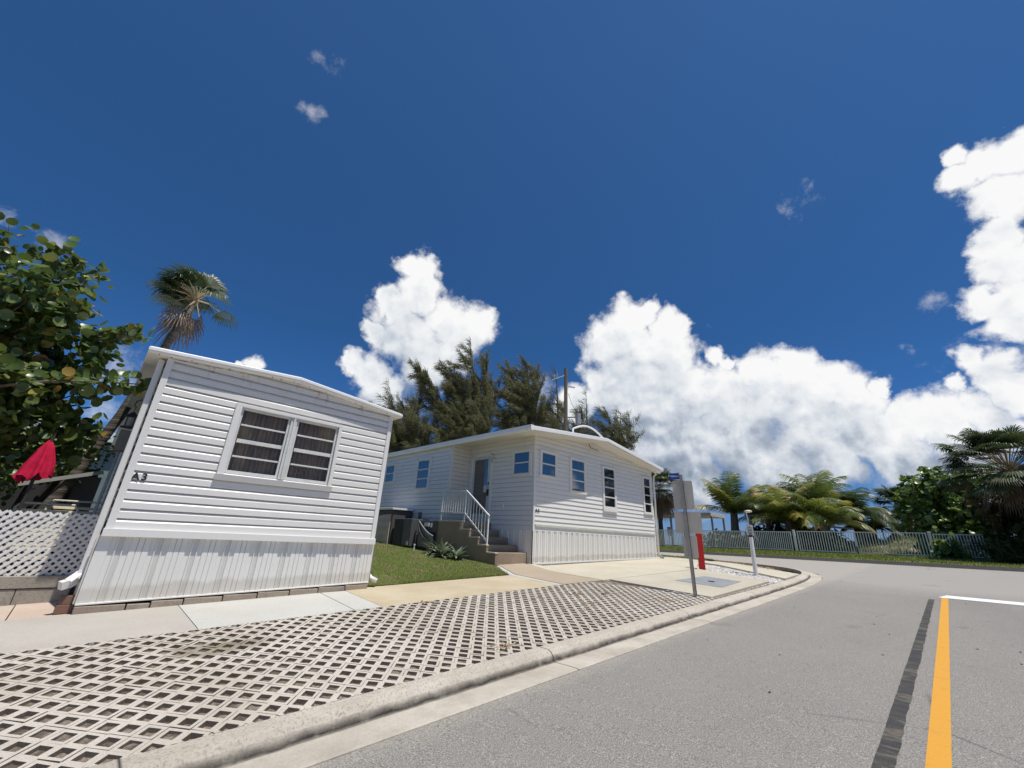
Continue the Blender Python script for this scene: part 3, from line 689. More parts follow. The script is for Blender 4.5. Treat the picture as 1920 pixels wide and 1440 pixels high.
    d = MB(); pts = [(.149,6.455,.66),(.145,6.45,.615),(.122,6.42,.575),(.08,6.39,.55),(.025,6.36,.53)]
    for i in range(len(pts)-1):
        a,b = Vector(pts[i]),Vector(pts[i+1]); d.bar(a,b,.078,.06,up=(1,0,.2))
    for i in range(9):
        t = i/8; a = Vector(pts[1]).lerp(Vector(pts[3]),t); dr = (Vector(pts[3])-Vector(pts[1])).normalized(); d.bar(a-dr*.006,a+dr*.006,.088,.07,up=(1,0,.2))
    d.build('downspout_elbow', WT, H)
    d = MB(); d.box(3.32,3.37,6.5,6.56,.62,3.0); d.build('downspout', WT, H, bevel=.008)
    d = MB(); d.tube([(3.345,6.5,.66),(3.35,6.47,.56),(3.39,6.42,.50),(3.46,6.36,.465)],.035,8); d.build('downspout_elbow', WT, H, smooth=True)
plain_vent = plain('vent_slots', (.66,.655,.62), .8)
house_a()
# concrete blocks below the skirting
BLK = concrete('block_brown',(.30,.235,.18),(.42,.345,.27),.55)
def blocks():
    x = .18; i = 0; lens = [.40,.20,.29,.38,.37,.38,.37,.38,.36]
    labs = ['first dark block under the left end of the A3 skirting','short crumbling block under the A3 skirting near the downspout','third block from the left below the A3 skirting','fourth block from the left below the A3 skirting','fifth block from the left below the A3 skirting, mid wall','sixth block from the left below the A3 skirting','seventh block from the left below the A3 skirting','eighth block from the left below the A3 skirting','last block at the lawn end of the A3 skirting']
    for l,lb in zip(lens,labs):
        x1 = min(x+l, 3.3); zt = .352+.0325*((x+x1)/2-.2)-.018; m = MB(); z0 = G((x+x1)/2,6.3)-.03
        if i == 1: zt -= .012
        m.box(x+.004,x1-.006,6.298+.008*random.random(),6.42,z0,zt)
        o = m.build('concrete_block', BLK, None, bevel=.008); tag(o, lb, 'block', 'concrete blocks under the A3 skirting'); x = x1; i += 1
blocks()
m = MB(); m.box(.05,.18,6.40,6.5,.27,.35); m.box(.06,.18,6.41,6.49,.352,.43)
tag(m.build('brick_stack', plain('red_brown_brick',(.20,.11,.08),.9), None, bevel=.004), 'small stack of brown bricks under the white downspout elbow', 'bricks')
# ------------------------------------------------------------ house A2 (far)
def h2_window(H, O, u, n, u0, u1, z0, z1, rows, head=True):
    P = lambda uu,z,d: Vector((O[0]+u[0]*uu+n[0]*d, O[1]+u[1]*uu+n[1]*d, z))
    U = Vector((u[0],u[1],0)); Nn = Vector((n[0],n[1],0)); Z = Vector((0,0,1))
    def bx(mb,a,b,za,zb,d0,d1):
        d0 += .018*(d0>0); d1 += .018; mb.obox(P((a+b)/2,(za+zb)/2,(d0+d1)/2), U*(b-a)/2, Nn*(d1-d0)/2, Z*(zb-za)/2)
    f = MB(); t = .07
    bx(f,u0,u0+t,z0,z1,0,.03); bx(f,u1-t,u1,z0,z1,0,.03); bx(f,u0-.01,u1+.01,z1,z1+.055,0,.045); 
    w = f.build('window', WT, H, bevel=.003)
    s = MB(); bx(s,u0-.01,u1+.01,z0-.06,z0,0,.04); s.build('sill', WT, w, bevel=.003)
    g = MB(); bx(g,u0+t,u1-t,z0,z1,.004,.010); g.build('pane', glass, w)
    m = MB(); hgt = (z1-z0)/rows
    for k in range(1,rows): bx(m,u0+t,u1-t,z0+k*hgt-.018,z0+k*hgt+.018,.011,.034)
    bx(m,u0+t,u0+t+.018,z0,z1,.011,.024); bx(m,u1-t-.03,u1-t,z0,z1,.011,.024); bx(m,u0+t,u1-t,z0,z0+.02,.0115,.0245); bx(m,u0+t,u1-t,z1-.02,z1,.0115,.0245)
    m.build('muntin', ALU, w)
    return w
def house_b():
    H = empty('mobile_home', (8.3,7.6,.55), 'far white mobile home numbered A2 with four narrow windows and a side door', 'mobile home')
    O = (8.16,7.42); L = math.hypot(6.14,.2); u = (6.14/L,-.2/L); n = (u[1],-u[0]); n = (-.2/L*1.0, -6.14/L)
    top = lambda a: float(np.interp(a,[0,3.0,L],[3.85,4.16,3.76]))
    kw = dict(lap=.1235,zref=1.375,dep=.018)
    mb = MB(); siding(mb,O,u,n,.05,L-.05,1.375,4.3,top=top,**kw)
    S0 = (8.16,7.42)
    siding(mb,S0,(0,1),(-1,0),.05,2.78,1.375,3.86,**kw)
    siding(mb,(8.16,10.2),(-1,0),(0,-1),0,.66,1.375,3.86,**kw)
    siding(mb,(7.45,10.2),(0,1),(-1,0),.05,7,1.22,3.84,**kw)
    siding(mb,(14.3,7.22),(0,1),(1,0),.05,9.9,1.375,3.72,**kw)
    mb.quad((7.45,17.2,.5),(14.3,17.2,.5),(14.3,17.2,3.9),(7.45,17.2,3.9))
    mb.build('wall', W2, H)
    for (x,y,a,b,c,d) in ((8.16,7.42,-.012,.05,-.016,.05),(14.3,7.22,-.05,.012,-.016,.05),(7.45,10.2,-.012,.06,-.016,.05)):
        c_ = MB(); c_.box(x+a,x+b,y+c,y+d,1.36,(3.86 if x<14 else 3.74)); c_.build('corner_trim', WT, H, bevel=.004)
    led = MB(); led.obox((O[0]+u[0]*L/2+n[0]*.02,O[1]+u[1]*L/2+n[1]*.02,1.50),Vector((u[0],u[1],0))*(L/2-.06),Vector((n[0],n[1],0))*.022,(0,0,.03))
    led.build('drip_ledge', plain('weathered_ledge',(.50,.51,.44),.6), H, bevel=.004)
    # skirting
    s = MB(); pat = [(0,.018),(.04,.018),(.045,.004),(.05,.004),(.055,.018),(.095,.018),(.105,.0),(.135,.0),(.145,.018),(.15,.018),(.16,.0),(.19,.0),(.20,.018)]
    zbf = lambda a: G(O[0]+u[0]*a,7.40)+.0; 
    ribs(s,O,u,n,-.01,L+.01,lambda a:zbf(a)-.05,lambda a:1.38,pat,.235)
    ribs(s,(8.15,7.42),(0,1),(-1,0),0,2.8,lambda a:.45,lambda a:1.375,pat,.235)
    ribs(s,(7.45,10.2),(0,1),(-1,0),0,7,lambda a:.45,lambda a:1.22,pat,.235)
    ribs(s,(14.3,7.22),(0,1),(1,0),0,9.9,lambda a:.45,lambda a:1.375,pat,.235)
    s.build('skirting', SK, H)
    tr = MB(); a0,a1 = zbf(0),zbf(L); tr.obox((O[0]+u[0]*L/2+n[0]*.03,O[1]+u[1]*L/2+n[1]*.03,(a0+a1)/2+.03),Vector((u[0]*L/2,u[1]*L/2,(a1-a0)/2)),Vector((n[0],n[1],0))*.012,(0,0,.02)); tr.build('base_rail', WT, H)
    # roof
    rp = [(7.33,3.86),(10.85,4.21),(14.45,3.80)]
    R = MB(); prof = rp+[(x,z-.045) for x,z in rp[::-1]]
    R.prism([(x,6.83,z) for x,z in prof],(0,10.6,0)); R.build('roof', WR, H, bevel=.01, fixn=True)
    sf = MB(); pr = [(x,z-.0455) for x,z in rp]; pr2 = [(x,z-.113) for x,z in rp[::-1]]
    sf.prism([(x+(.02 if x<8 else -.02 if x>14 else 0),6.86,z) for x,z in pr+pr2],(0,10.5,0)); sf.build('soffit', SOF, H, fixn=True)
    f = MB(); prof = [(x,z-.012) for x,z in rp]+[(x,z-.12) for x,z in rp[::-1]]
    f.prism([(x,6.80,z) for x,z in prof],(0,.03,0)); f.build('fascia', WR, H, bevel=.01, fixn=True)
    f = MB(); f.prism([(7.30,6.79,3.87),(7.42,6.79,3.87),(7.40,6.79,3.74),(7.33,6.79,3.73),(7.30,6.79,3.78)],(0,10.6,0)); f.build('gutter', WR, H, fixn=True)
    f = MB(); f.box(14.42,14.47,6.8,17.4,3.68,3.79); f.build('gutter', WR, H, bevel=.01)
    e = MB(); e.tube([(14.42,7.14,3.70),(14.47,7.13,3.66),(14.47,7.13,3.58),(14.36,7.15,3.50),(14.34,7.16,3.3),(14.34,7.16,.78)],.035,8); e.build('downspout', WT, H, smooth=True)
    e = MB(); e.tube([(14.34,7.15,.9),(14.35,7.12,.80),(14.42,7.02,.76)],.038,8); e.build('downspout_elbow', plain('grey_plastic',(.3,.3,.3)), H, smooth=True)
    e = MB(); e.box(14.27,14.31,7.17,7.19,2.45,2.62); e.build('downspout_bracket', plain('rusty_screw2',(.13,.1,.08)), H)
    br = MB(); px,py = O[0]+u[0]*2.35,O[1]+u[1]*2.35; br.tube([(px,py-.05,4.02),(px,py-.12,3.88),(px+.42,py-.12,3.87)],.012,6); br.build('rusty_bracket', plain('rust_brown',(.25,.12,.05),.8), H)
    # front windows
    sc = L/6.43
    for a,b,z0,z1,r in ((.18,.89,2.80,3.42,2),(1.45,2.2,2.52,3.42,3),(3.05,3.78,2.20,3.40,4),(5.45,6.02,2.20,3.38,4)):
        h2_window(H,O,u,n,a,b,z0,z1,r)
    sl = MB(); pw = lambda a,d,z: (O[0]+u[0]*a+n[0]*d,O[1]+u[1]*a+n[1]*d,z)
    sl.obox(pw(3.415,.04,2.10),Vector((u[0],u[1],0))*.38,Vector((n[0],n[1],0))*.035,(0,0,.035)); sl.build('window_ledge', WT, H, bevel=.005)
    # side window, wing windows
    h2_window(H,S0,(0,1),(-1,0),.09,.83,2.82,3.42,2)
    h2_window(H,(7.45,10.2),(0,1),(-1,0),1.05,1.85,2.52,3.42,3)
    h2_window(H,(7.45,10.2),(0,1),(-1,0),3.25,3.98,2.84,3.42,2)
    # door
    X = 8.16; fr = MB()
    fr.box(X-.045,X+.02,9.08,9.15,1.55,3.50); fr.box(X-.045,X+.02,9.97,10.05,1.55,3.50); fr.box(X-.045,X+.02,9.08,10.05,3.46,3.53)
    dr = fr.build('door', WT, H, bevel=.004)
    d = MB(); d.box(X-.028,X-.004,9.15,9.97,1.55,3.46); d.build('door_leaf', plain('door_grey_white',(.55,.56,.56),.5), dr)
    d = MB(); d.box(X-.036,X-.0285,9.27,9.86,1.78,3.36); d.build('pane', glass, dr)
    d = MB(); d.box(X-.05,X-.02,9.16,9.24,2.28,2.46); d.build('handle', BLACK, dr); d = MB(); d.box(X-.045,X-.02,9.18,9.22,2.6,2.66); d.build('lock', BLACK, dr)
    d = MB(); d.tube([(X-.01,9.0,3.36),(X-.12,9.0,3.36),(X-.16,9.0,3.32)],.012,6); d.tube([(X-.16,9.0,3.34),(X-.16,9.0,3.26)],[.02,.045],8); d.tube([(X-.16,9.0,3.26),(X-.16,9.0,3.20)],[.03,.03],8); d.build('porch_lamp', plain('porch_lamp_metal',(.5,.48,.43),.4,.4), H, smooth=True)
    d = MB(); d.box(X-.03,X,8.52,8.58,1.92,2.05); d.box(X-.045,X-.03,8.53,8.57,1.93,2.04); d.build('outlet_box', WT, H, bevel=.004)
    text_obj('house_number','A2',.12,pw(.13,.022,1.86),Matrix.Rotation(math.atan2(u[1],u[0]),4,'Z')@FRONT,BLACK,H,off=.003)
    # curved pipe above the roof
    pts = [(11.3,8.5,4.1)]+[(11.3+1.95*t, 8.5, 4.86+.27*math.sin(pi*t)) for t in np.linspace(0,1,12)]+[(13.25,8.5,4.0)]
    a = MB(); a.tube(pts,.035,8); tag(a.build('arched_pipe', WT, None, smooth=True), 'white curved pipe arching above the roof of the A2 home', 'pipe')
house_b()
# ------------------------------------------------------------ steps and railing
def steps():
    C = concrete('step_concrete',(.27,.205,.14),(.38,.30,.215),.45)
    T = empty('entry_steps', (7.05,7.57,.55), 'brown concrete entry steps leading up to the side door of the A2 home', 'steps')
    ys = [7.57,7.90,8.26,8.62,8.98,10.19]; zs = [.83,.99,1.16,1.34,1.535]
    nose = MB()
    m = MB(); V = []
    pl = [(7.05,7.57,.45)]
    for i in range(5): pl += [(7.05,ys[i],zs[i]),(7.05,ys[i+1],zs[i])]
    pl += [(7.05,10.19,.45)]
    m.prism(pl,(1.08,0,0)); m.build('stair_block', C, T, bevel=.012, fixn=True)
    C2 = concrete('sunlit_tread_edge',(.62,.54,.42),(.7,.62,.5),.25)
    for i in range(5):
        t = MB(); t.box(7.03,7.12,ys[i]-.012,ys[i+1]-.02,zs[i]-.028,zs[i]+.004); t.build('sunlit_tread_edge', C2, T, bevel=.004)  # pale strips: sunlight on the left tread ends put into the colour
    # peeling plaster patch
    p = MB(); 
    for k in range(8): p.obox((7.045,8.93+random.uniform(-.04,.05),1.30+.03*k),(.006,0,0),(0,random.uniform(.015,.045),.004),(0,0,.018))
    p.build('peeling_plaster', C2, T)
    R = empty('stair_railing', (7.08,7.9,.8), 'white metal railing with thin balusters along the entry steps', 'railing')
    RM = plain('railing_white_metal',(.72,.71,.68),.4,.1,.2)
    def part(nm, segs, w):
        q = MB()
        for a,b in segs: q.bar(a,b,w)
        q.build(nm, RM, R)
    part('post',[((7.08,7.93,.82),(7.08,7.93,1.64))],.035); part('post',[((7.08,8.88,1.5),(7.08,8.88,2.29))],.03); part('post',[((7.08,9.93,1.0),(7.08,9.93,2.31))],.03)
    part('handrail',[((7.08,7.90,1.645),(7.08,8.88,2.30)),((7.08,8.88,2.30),(7.08,9.93,2.32))],.04)
    part('lower_rail',[((7.08,7.93,1.05),(7.08,8.88,1.72)),((7.08,8.88,1.72),(7.08,9.93,1.75))],.03)
    for i in range(7):
        t = (i+1)/8; y = 7.93+.95*t; part('baluster',[((7.08,y,1.05+.67*t),(7.08,y,1.645+.655*t))],.014)
    for i in range(9):
        t = (i+1)/10; y = 8.88+1.05*t; part('baluster',[((7.08,y,1.72+.03*t),(7.08,y,2.30+.02*t))],.014)
steps()
# ------------------------------------------------------------ equipment beside the wing of A2
def units():
    g = plain('resin_taupe',(.52,.44,.39),.6); dk = plain('resin_dark',(.085,.075,.07),.6); wl = plain('lid_pale',(.7,.69,.66),.5)
    T = empty('storage_shed',(6.8,12.6,.7),'brown resin storage shed with rounded door and pale lid beside the A2 home','storage shed')
    m = MB(); m.box(6.72,7.42,11.95,13.3,.75,1.80); m.build('body', dk, T, bevel=.02)
    m = MB(); m.box(6.66,7.42,11.9,13.35,1.81,1.87); m.build('lid', wl, T, bevel=.01)
    m = MB(); poly = [(6.69,12.02,.80),(6.69,13.2,.80),(6.69,13.2,1.3)]+[(6.69,13.2-.75*(1-cos(a)),1.3+.36*sin(a)) for a in np.linspace(.15,pi/2,8)]+[(6.69,12.02,1.68)]
    m.prism(poly,(.04,0,0))
    for z in (1.02,1.24,1.47): m.box(6.675,6.70,12.04,13.18,z,z+.02)
    m.build('door', g, T, fixn=True)
    mt = plain('condenser_grey',(.10,.10,.098),.55,.2); dkb = plain('condenser_grille',(.02,.02,.02),.6)
    T = empty('air_conditioner',(7.1,11.3,.8),'dark grey box air conditioner beside the brown storage shed','air conditioner')
    m = MB(); m.box(6.78,7.4,10.92,11.86,.80,1.56); m.build('cabinet', mt, T, bevel=.015)
    m = MB(); m.box(6.765,6.779,11.38,11.84,.82,1.53); m.build('dark_opening', dkb, T)
    m = MB(); m.box(6.76,6.779,10.98,11.08,.84,.94); m.build('label_plate', plain('plate_grey',(.4,.4,.4)), T)
    T = empty('air_conditioner',(7.1,10.4,.8),'grey condenser with a torn sagging side panel and white labels beside the steps','air conditioner')
    m = MB(); m.box(7.02,7.42,9.98,10.80,.78,1.52); m.build('cabinet', mt, T, bevel=.015)
    m = MB(); 
    for y in np.arange(10.02,10.78,.035): m.box(7.0,7.02,y,y+.012,.85,1.2)
    m.build('grille', dkb, T)
    m = MB(); P = [(6.98,10.84,1.5),(6.94,10.6,1.38),(6.9,10.35,1.26),(6.88,10.12,1.17),(6.9,9.95,1.12)]
    Q = [(6.99,10.84,.82),(6.97,10.6,.82),(6.95,10.35,.82),(6.93,10.12,.84),(6.95,9.95,.86)]
    for i in range(4): m.quad(Q[i],Q[i+1],P[i+1],P[i])
    m.build('torn_panel', plain('panel_grey',(.20,.20,.20),.5), T)
    m = MB(); m.tube(P,.014,6); m.build('panel_edge', plain('bare_metal',(.65,.65,.65),.35,.5), T)
    m = MB(); m.tube([(6.955,10.84,1.42),(6.90,10.62,1.2),(6.86,10.35,1.04),(6.85,10.1,.98)],[.02,.035,.035,.02],8); m.build('torn_edge', dkb, T)
    m = MB(); m.box(6.99,7.018,10.35,10.58,1.36,1.46); m.box(6.99,7.018,10.2,10.28,1.34,1.45); m.build('label_plate', wl, T)
    m = MB(); m.tube([(7.40,11.5,1.55),(7.40,11.5,1.78)],.05,8); tag(m.build('vent_pipe', plain('pipe_dark',(.13,.13,.14)), None, smooth=True),'short dark vent stub on the wing wall of the A2 home above the condenser','vent')
    m = MB(); m.tube([(6.6,10.35,.62),(6.6,10.35,.86)],.018,8); m.tube([(6.6,10.35,.85),(6.6,10.35,.89)],.028,8); tag(m.build('cleanout_pipe', wl, None),'short white capped pipe standing in the lawn by the condenser','pipe')
units()
# ------------------------------------------------------------ corner slab, plate, sign post, bollards
sheet('utility_slab', [(7.69,4.9),(8.13,3.14),(11.82,3.2),(11.9,4.86)], .022, C_BLOCK, step=.5, thick=.17)
sheet('utility_plate', [(9.15,4.26),(9.42,3.42),(10.85,3.5),(10.62,4.22)], .027, plain('steel_plate',(.30,.31,.32),.55,.3,.18,3), step=.5)
m = MB(); zz = G(9.95,3.8)+.033; m.tube([(9.95,3.82,zz-.004),(9.95,3.82,zz+.006)],.07,12)
tag(m.build('plate_cap', plain('rust_dark',(.07,.045,.04),.8), None),'small dark rusty cap set in the steel plate on the corner slab','cap')
def signs():
    zb = G(7.93,3.34)+.03; base = Vector((7.93,3.34,zb))
    T = empty('sign_post', base, 'galvanised sign post with three blank grey sign backs and a blue street blade','sign post')
    GM = plain('galvanised_back',(.60,.53,.43),.5,.25,.12,3); PM = plain('galvanised_post',(.42,.39,.34),.45,.5,.15,14)
    d = Vector((-.37,.93,0)).normalized()  # sign plane direction (across the view)
    nrm = Vector((.93,.37,0)).normalized()
    lean = Vector((-.02,.045,2.07))
    P = lambda z: base+lean*((z-zb)/2.07)
    m = MB(); m.bar(P(zb-.3),P(2.47),.055,.035,up=(1,0,0)); m.build('post', PM, T)
    m = MB(); 
    # channel edge
    m.bar(P(zb)+nrm*-.02+d*-.024,P(2.35)+nrm*-.02+d*-.024,.012,.012); m.build('post_flange', plain('post_dark',(.10,.10,.10),.5), T)
    def plate(nm, z0,z1,c,w,mat,r=.03):
        q = MB(); ce = P((z0+z1)/2)+d*c+nrm*.03; hz = (z1-z0)/2; pts = []
        for (sx_,sz_) in ((1,1),(-1,1),(-1,-1),(1,-1)):
            for k in range(4):
                a = {(1,1):0,(-1,1):pi/2,(-1,-1):pi,(1,-1):1.5*pi}[(sx_,sz_)]+k*pi/6
                pts.append(tuple(ce+d*(sx_*(w/2-r)+r*cos(a))+Vector((0,0,sz_*(hz-r)+r*sin(a)))))
        q.prism(pts, tuple(nrm*.004)); return q.build(nm, mat, T, fixn=True)
    plate('sign_back',1.83,2.36,-.02+.02,.36,GM); plate('sign_back',1.41,1.79,-.03,.46,GM); plate('sign_back',.99,1.37,-.02,.24,GM)
    bl = plate('street_blade',2.385,2.505,.115,.17,plain('street_blue',(.02,.07,.32),.4),.006)
    ce = P(2.445)+d*.115+nrm*.024
    ang = math.atan2(-d.y,-d.x)
    text_obj('lettering','Atlantic',.047,ce,Matrix.Rotation(ang,4,'Z')@FRONT,plain('white_letters',(.8,.8,.8)),T,off=.0006)
    for z in (2.3,1.9,1.75,1.45,1.33,1.03):
        q = MB(); q.tube([P(z)+nrm*-.03,P(z)+nrm*.03],.012,6); q.bar(P(z)+d*-.05+nrm*.012,P(z)+d*.05+nrm*.012,.012); q.build('bolt', PM, T)
    q = MB(); q.bar(P(2.44)+d*.0+nrm*-.02,P(2.44)+d*.05+nrm*.02,.03); q.build('blade_clamp', PM, T)
signs()
def bollards():
    z = G(12.0,4.8)+.02
    m = MB(); m.tube([(12.03,4.81,z-.05),(12.03,4.81,z+1.02)],.105,20)
    T = empty('red_bollard',(12.03,4.81,z),'tall red square bollard standing on white gravel behind the corner slab','bollard')
    q = MB(); q.obox((12.03,4.81,z+.5),(.075,.03,0),(-.03,.075,0),(0,0,.55)); q.build('post', plain('red_paint',(.55,.012,.008),.45,0,.1,3), T, bevel=.008)
    q = MB(); q.obox((12.03,4.81,z+1.08),(.05,.02,0),(-.02,.05,0),(0,0,.035)); q.build('cap', plain('red_faded',(.72,.28,.26),.5), T, bevel=.02)
    z = G(12.87,3.77)
    T = empty('post_with_notice',(12.87,3.77,z),'white round post carrying a small printed notice and a thin rod with a lamp','post')
    q = MB(); q.tube([(12.87,3.77,z-.1),(12.88,3.765,z+.93)],.052,16); q.build('post', WT, T, smooth=False)
    q = MB(); q.tube([(12.885,3.765,z+.93),(12.885,3.765,z+.99)],.045,12); q.build('collar', BLACK, T)
    d = Vector((-.28,.96,0)).normalized(); nr = Vector((-.96,-.28,0)).normalized()
    ce = Vector((12.88,3.765,z+1.11))
    q = MB(); q.obox(ce,d*.083,nr*.006,(0,0,.13)); q.build('notice_board', plain('notice_white',(.66,.66,.63),.5), T, bevel=.002)
    q = MB()
    for i,wd in enumerate((.018,.055,.06,.05,.058,.045)):
        q.obox(ce+nr*.0075+Vector((0,0,.10-.038*i)),d*wd,nr*.001,(0,0,.007))
    q.build('printed_lines', BLACK, T)
    q = MB(); q.tube([ce+Vector((0,0,.12)),ce+d*.02+Vector((0,0,.47))],.011,8); q.build('rod', WT, T)
    q = MB(); c = ce+Vector((0,0,.48)); c -= d*.03
    q.tube([c+Vector((0,0,-.02)),c+Vector((0,0,0)),c+Vector((0,0,.03)),c+Vector((0,0,.045))],[.05,.10,.08,.02],14); q.build('lamp_head', plain('lamp_cream',(.75,.68,.5),.5), T, smooth=True)
bollards()
# ------------------------------------------------------------ lattice, block wall, patio
def left_side():
    T = empty('lattice_fence',(-1.2,7.1,.56),'white diagonal lattice panel standing on the low block wall','lattice')
    m = MB(); X0,X1,Z0,Z1 = -3.2,.16,.565,1.21; p = .076; w = .0275
    def clipline(x0, sgn, y):
        # strip centre line from (x0,Z0) rising at 45 degrees
        a = []; zA,zB = Z0,Z1; xa,xb = x0,x0+sgn*(Z1-Z0)
        if xa < X0:
            if xb <= X0: return
            zA = Z0+(X0-xa); xa = X0
        if xb < X0: zB = Z0+(xa-X0); xb = X0
        if xa > X1:
            if xb >= X1: return
            zA = Z0+(xa-X1); xa = X1
        if xb > X1: zB = Z0+(X1-xa); xb = X1
        if abs(xb-xa) < .01: return
        m.bar((xa,y,zA),(xb,y,zB),w,.008,up=(0,1,0))
    x = X0-1
    while x < X1+1: clipline(x,1,7.098); clipline(x,-1,7.107); x += p*1.0
    m.build('lattice_panel', WT, T)
    bw = concrete('old_block',(.30,.27,.225),(.43,.39,.33),.6)
    for k in range(8):
        x1 = .12-k*.41; m = MB(); m.box(x1-.405,x1,7.06,7.24,.24,.435); tag(m.build('concrete_block', bw, None, bevel=.006), ['lower wall block beside the A3 downspout','second lower wall block left of the A3 downspout'][k] if k<2 else 'weathered lower wall block at the left edge of the photo','block','lower course of the wall under the lattice')
    for k in range(2):
        m = MB(); m.box(-3.2+k*1.66,-1.55+k*1.66,7.05,7.25,.442,.562); tag(m.build('coping_slab', bw, None, bevel=.006),['long coping slab far left under the lattice','grey coping slab on the block wall under the lattice'][k],'coping')
    # patio: chairs
    cm = plain('chair_strap_cream',(.72,.64,.46),.5); fm = plain('chair_frame_cream',(.62,.58,.5),.4)
    def chair(x,y,rz,lab,first=None):
        T = empty('patio_chair',(0,0,0),lab,'chair','patio chairs behind the lattice')
        bk = MB(); 
        bk.tube([(-.29,.0,.0),(-.29,-.02,.42),(-.29,.12,1.0),(-.25,.14,1.06),(.25,.14,1.06),(.29,.12,1.0),(.29,-.02,.42),(.29,0,0)],.014,8); bk.build('frame', fm, T, smooth=True)
        s = MB()
        for i in range(9): z = .5+i*.058; y_ = -.0+.14*(z-.42)/.6; s.obox((0,y_,z),(.28,0,0),(0,.006,.0),(0,.004,.019))
        s.build('backrest', cm, T)
        s = MB()
        for i in range(8): s.obox((0,-.05-i*.06,.41),(.28,0,0),(0,.022,0),(0,0,.005))
        s.build('seat', cm, T)
        for sx_ in (-1,1):
            a = MB(); a.tube([(sx_*.3,.06,.66),(sx_*.31,-.3,.64),(sx_*.31,-.5,.6),(sx_*.3,-.5,0)],.014,8); a.build('arm', fm, T, smooth=True)
        T.location = (x,y,G(x,y)-.1); T.rotation_euler[2] = rz; return T
    c = chair(-.36,8.35,.1,'cream strap patio chair nearer the pink umbrella, seen over the lattice')
    c2 = c.copy(); COL.objects.link(c2); c2.location = (-.14,8.9,G(0,8.9)-.08); c2.rotation_euler[2] = -.15
    c2['label'] = 'cream strap patio chair half hidden by the A3 downspout'
    for ch in list(c.children):
        k = ch.copy(); COL.objects.link(k); k.parent = c2
    # closed umbrella
    U = empty('patio_umbrella',(-.62,8.0,.3),'closed crimson patio umbrella leaning beside the big leafy tree','umbrella')
    m = MB(); N_ = 36; top = Vector((-.58,8.0,2.10)); low = Vector((-.55,8.0,1.62)); rows = []
    for j in range(9):
        t = j/8; c_ = top.lerp(low,t); c_ += Vector((-.03*t*t,0,0)); rr = .012+.105*t**.6
        ring = []
        for i in range(N_):
            a = 2*pi*i/N_; f = 1+.34*sin(a*7)*min(1,t*1.6); ex = 1.25 if cos(a)<0 else 1
            ring.append((c_.x+rr*f*cos(a)*ex, c_.y+rr*f*.7*sin(a), c_.z-.05*(t==1)*sin(a*6)+(.05*cos(a)*t)))
        rows.append(ring)
    V = [q for r_ in rows for q in r_]; F = [(j*N_+i,j*N_+(i+1)%N_,(j+1)*N_+(i+1)%N_,(j+1)*N_+i) for j in range(8) for i in range(N_)]
    m.add(V,F); n_ = NT('crimson_canvas',.85,.1); n_.color(n_.mix(n_.ramp(n_.noise(14,4),[(.4,0),(.7,1)]),(.60,.02,.07),(.45,.012,.045))); n_.bump(n_.noise(300,2),.002,.5)
    m.build('canopy', n_.m, U, smooth=True)
    m = MB(); m.tube([(-.60,8.0,.3),(-.57,8.0,2.2)],.018,8); m.build('pole', plain('dark_pole',(.05,.04,.035)), U)
    # back building: dark screened porch
    B = empty('screened_porch',(-1.5,11.5,.6),'dark screened porch with a pale roof beam behind the patio chairs','porch')
    m = MB(); m.box(-5,-.02,11.5,11.6,.5,2.05); m.build('wall', plain('porch_shade',(.035,.035,.037),.8), B)  # deep shade inside the porch painted as a near-black wall
    m = MB(); m.obox((-.12,10.9,1.55),(.16,0,0),(0,.02,0),(0,0,.32)); m.build('grey_panel', plain('grey_panel',(.16,.16,.17),.7), B)
    m = MB(); m.bar((-.85,9.9,1.60),(.03,9.9,1.90),.035,.06); m.build('roof_beam', plain('beam_grey',(.42,.41,.37),.5), B)
    m = MB(); m.bar((-.45,11.2,.4),(-.45,11.2,1.8),.05); m.build('post', plain('post_grey',(.3,.3,.3)), B)
    D = empty('distant_house',(-.6,20,1),'pale roofed house far behind the leaning palm trunk','house')
    m = MB(); m.box(-3.2,.35,20,24,.6,3.55); m.build('wall', plain('teal_grey_wall',(.16,.21,.22),.7), D)
    m = MB(); m.prism([(-3.4,19.7,3.6),(.45,19.7,3.6),(.45,19.7,3.85),(-1.5,19.7,4.2),(-3.4,19.7,3.85)],(0,5,0)); m.build('roof', plain('pale_metal_roof',(.6,.66,.68),.4), D, fixn=True)
    # lantern and box on the A3 side wall
    L_ = empty('hanging_lantern',(.06,7.6,2.6),'small black hanging lantern under the left eave of the A3 home','lantern')
    bk = BLACK
    m = MB(); m.tube([(.19,7.6,2.72),(.13,7.6,2.76),(.08,7.6,2.73),(.07,7.6,2.66),(.10,7.6,2.64)],.008,6); m.tube([(.09,7.6,2.64),(.09,7.6,2.56)],.004,6); m.build('bracket', bk, L_)
    m = MB(); m.tube([(.09,7.6,2.57),(.09,7.6,2.50)],[.015,.085],8); m.tube([(.09,7.6,2.36),(.09,7.6,2.345)],[.085,.085],8); m.build('cap', bk, L_)
    m = MB(); m.tube([(.09,7.6,2.49),(.09,7.6,2.36)],.05,8); m.build('glass', plain('lantern_glass',(.25,.25,.24),.2), L_)
    m = MB()
    for a in range(4): m.bar((.09+.055*cos(a*pi/2+.7),7.6+.055*sin(a*pi/2+.7),2.36),(.09+.055*cos(a*pi/2+.7),7.6+.055*sin(a*pi/2+.7),2.5),.008)
    m.build('cage', bk, L_)
    T = empty('meter_box',(.12,8.4,2.3),'grey electric meter box on the left wall of the A3 home below the lantern','meter box')
    m = MB(); m.box(.03,.19,8.3,8.6,2.12,2.42); m.build('box', plain('meter_grey',(.22,.22,.21),.5), T, bevel=.01)
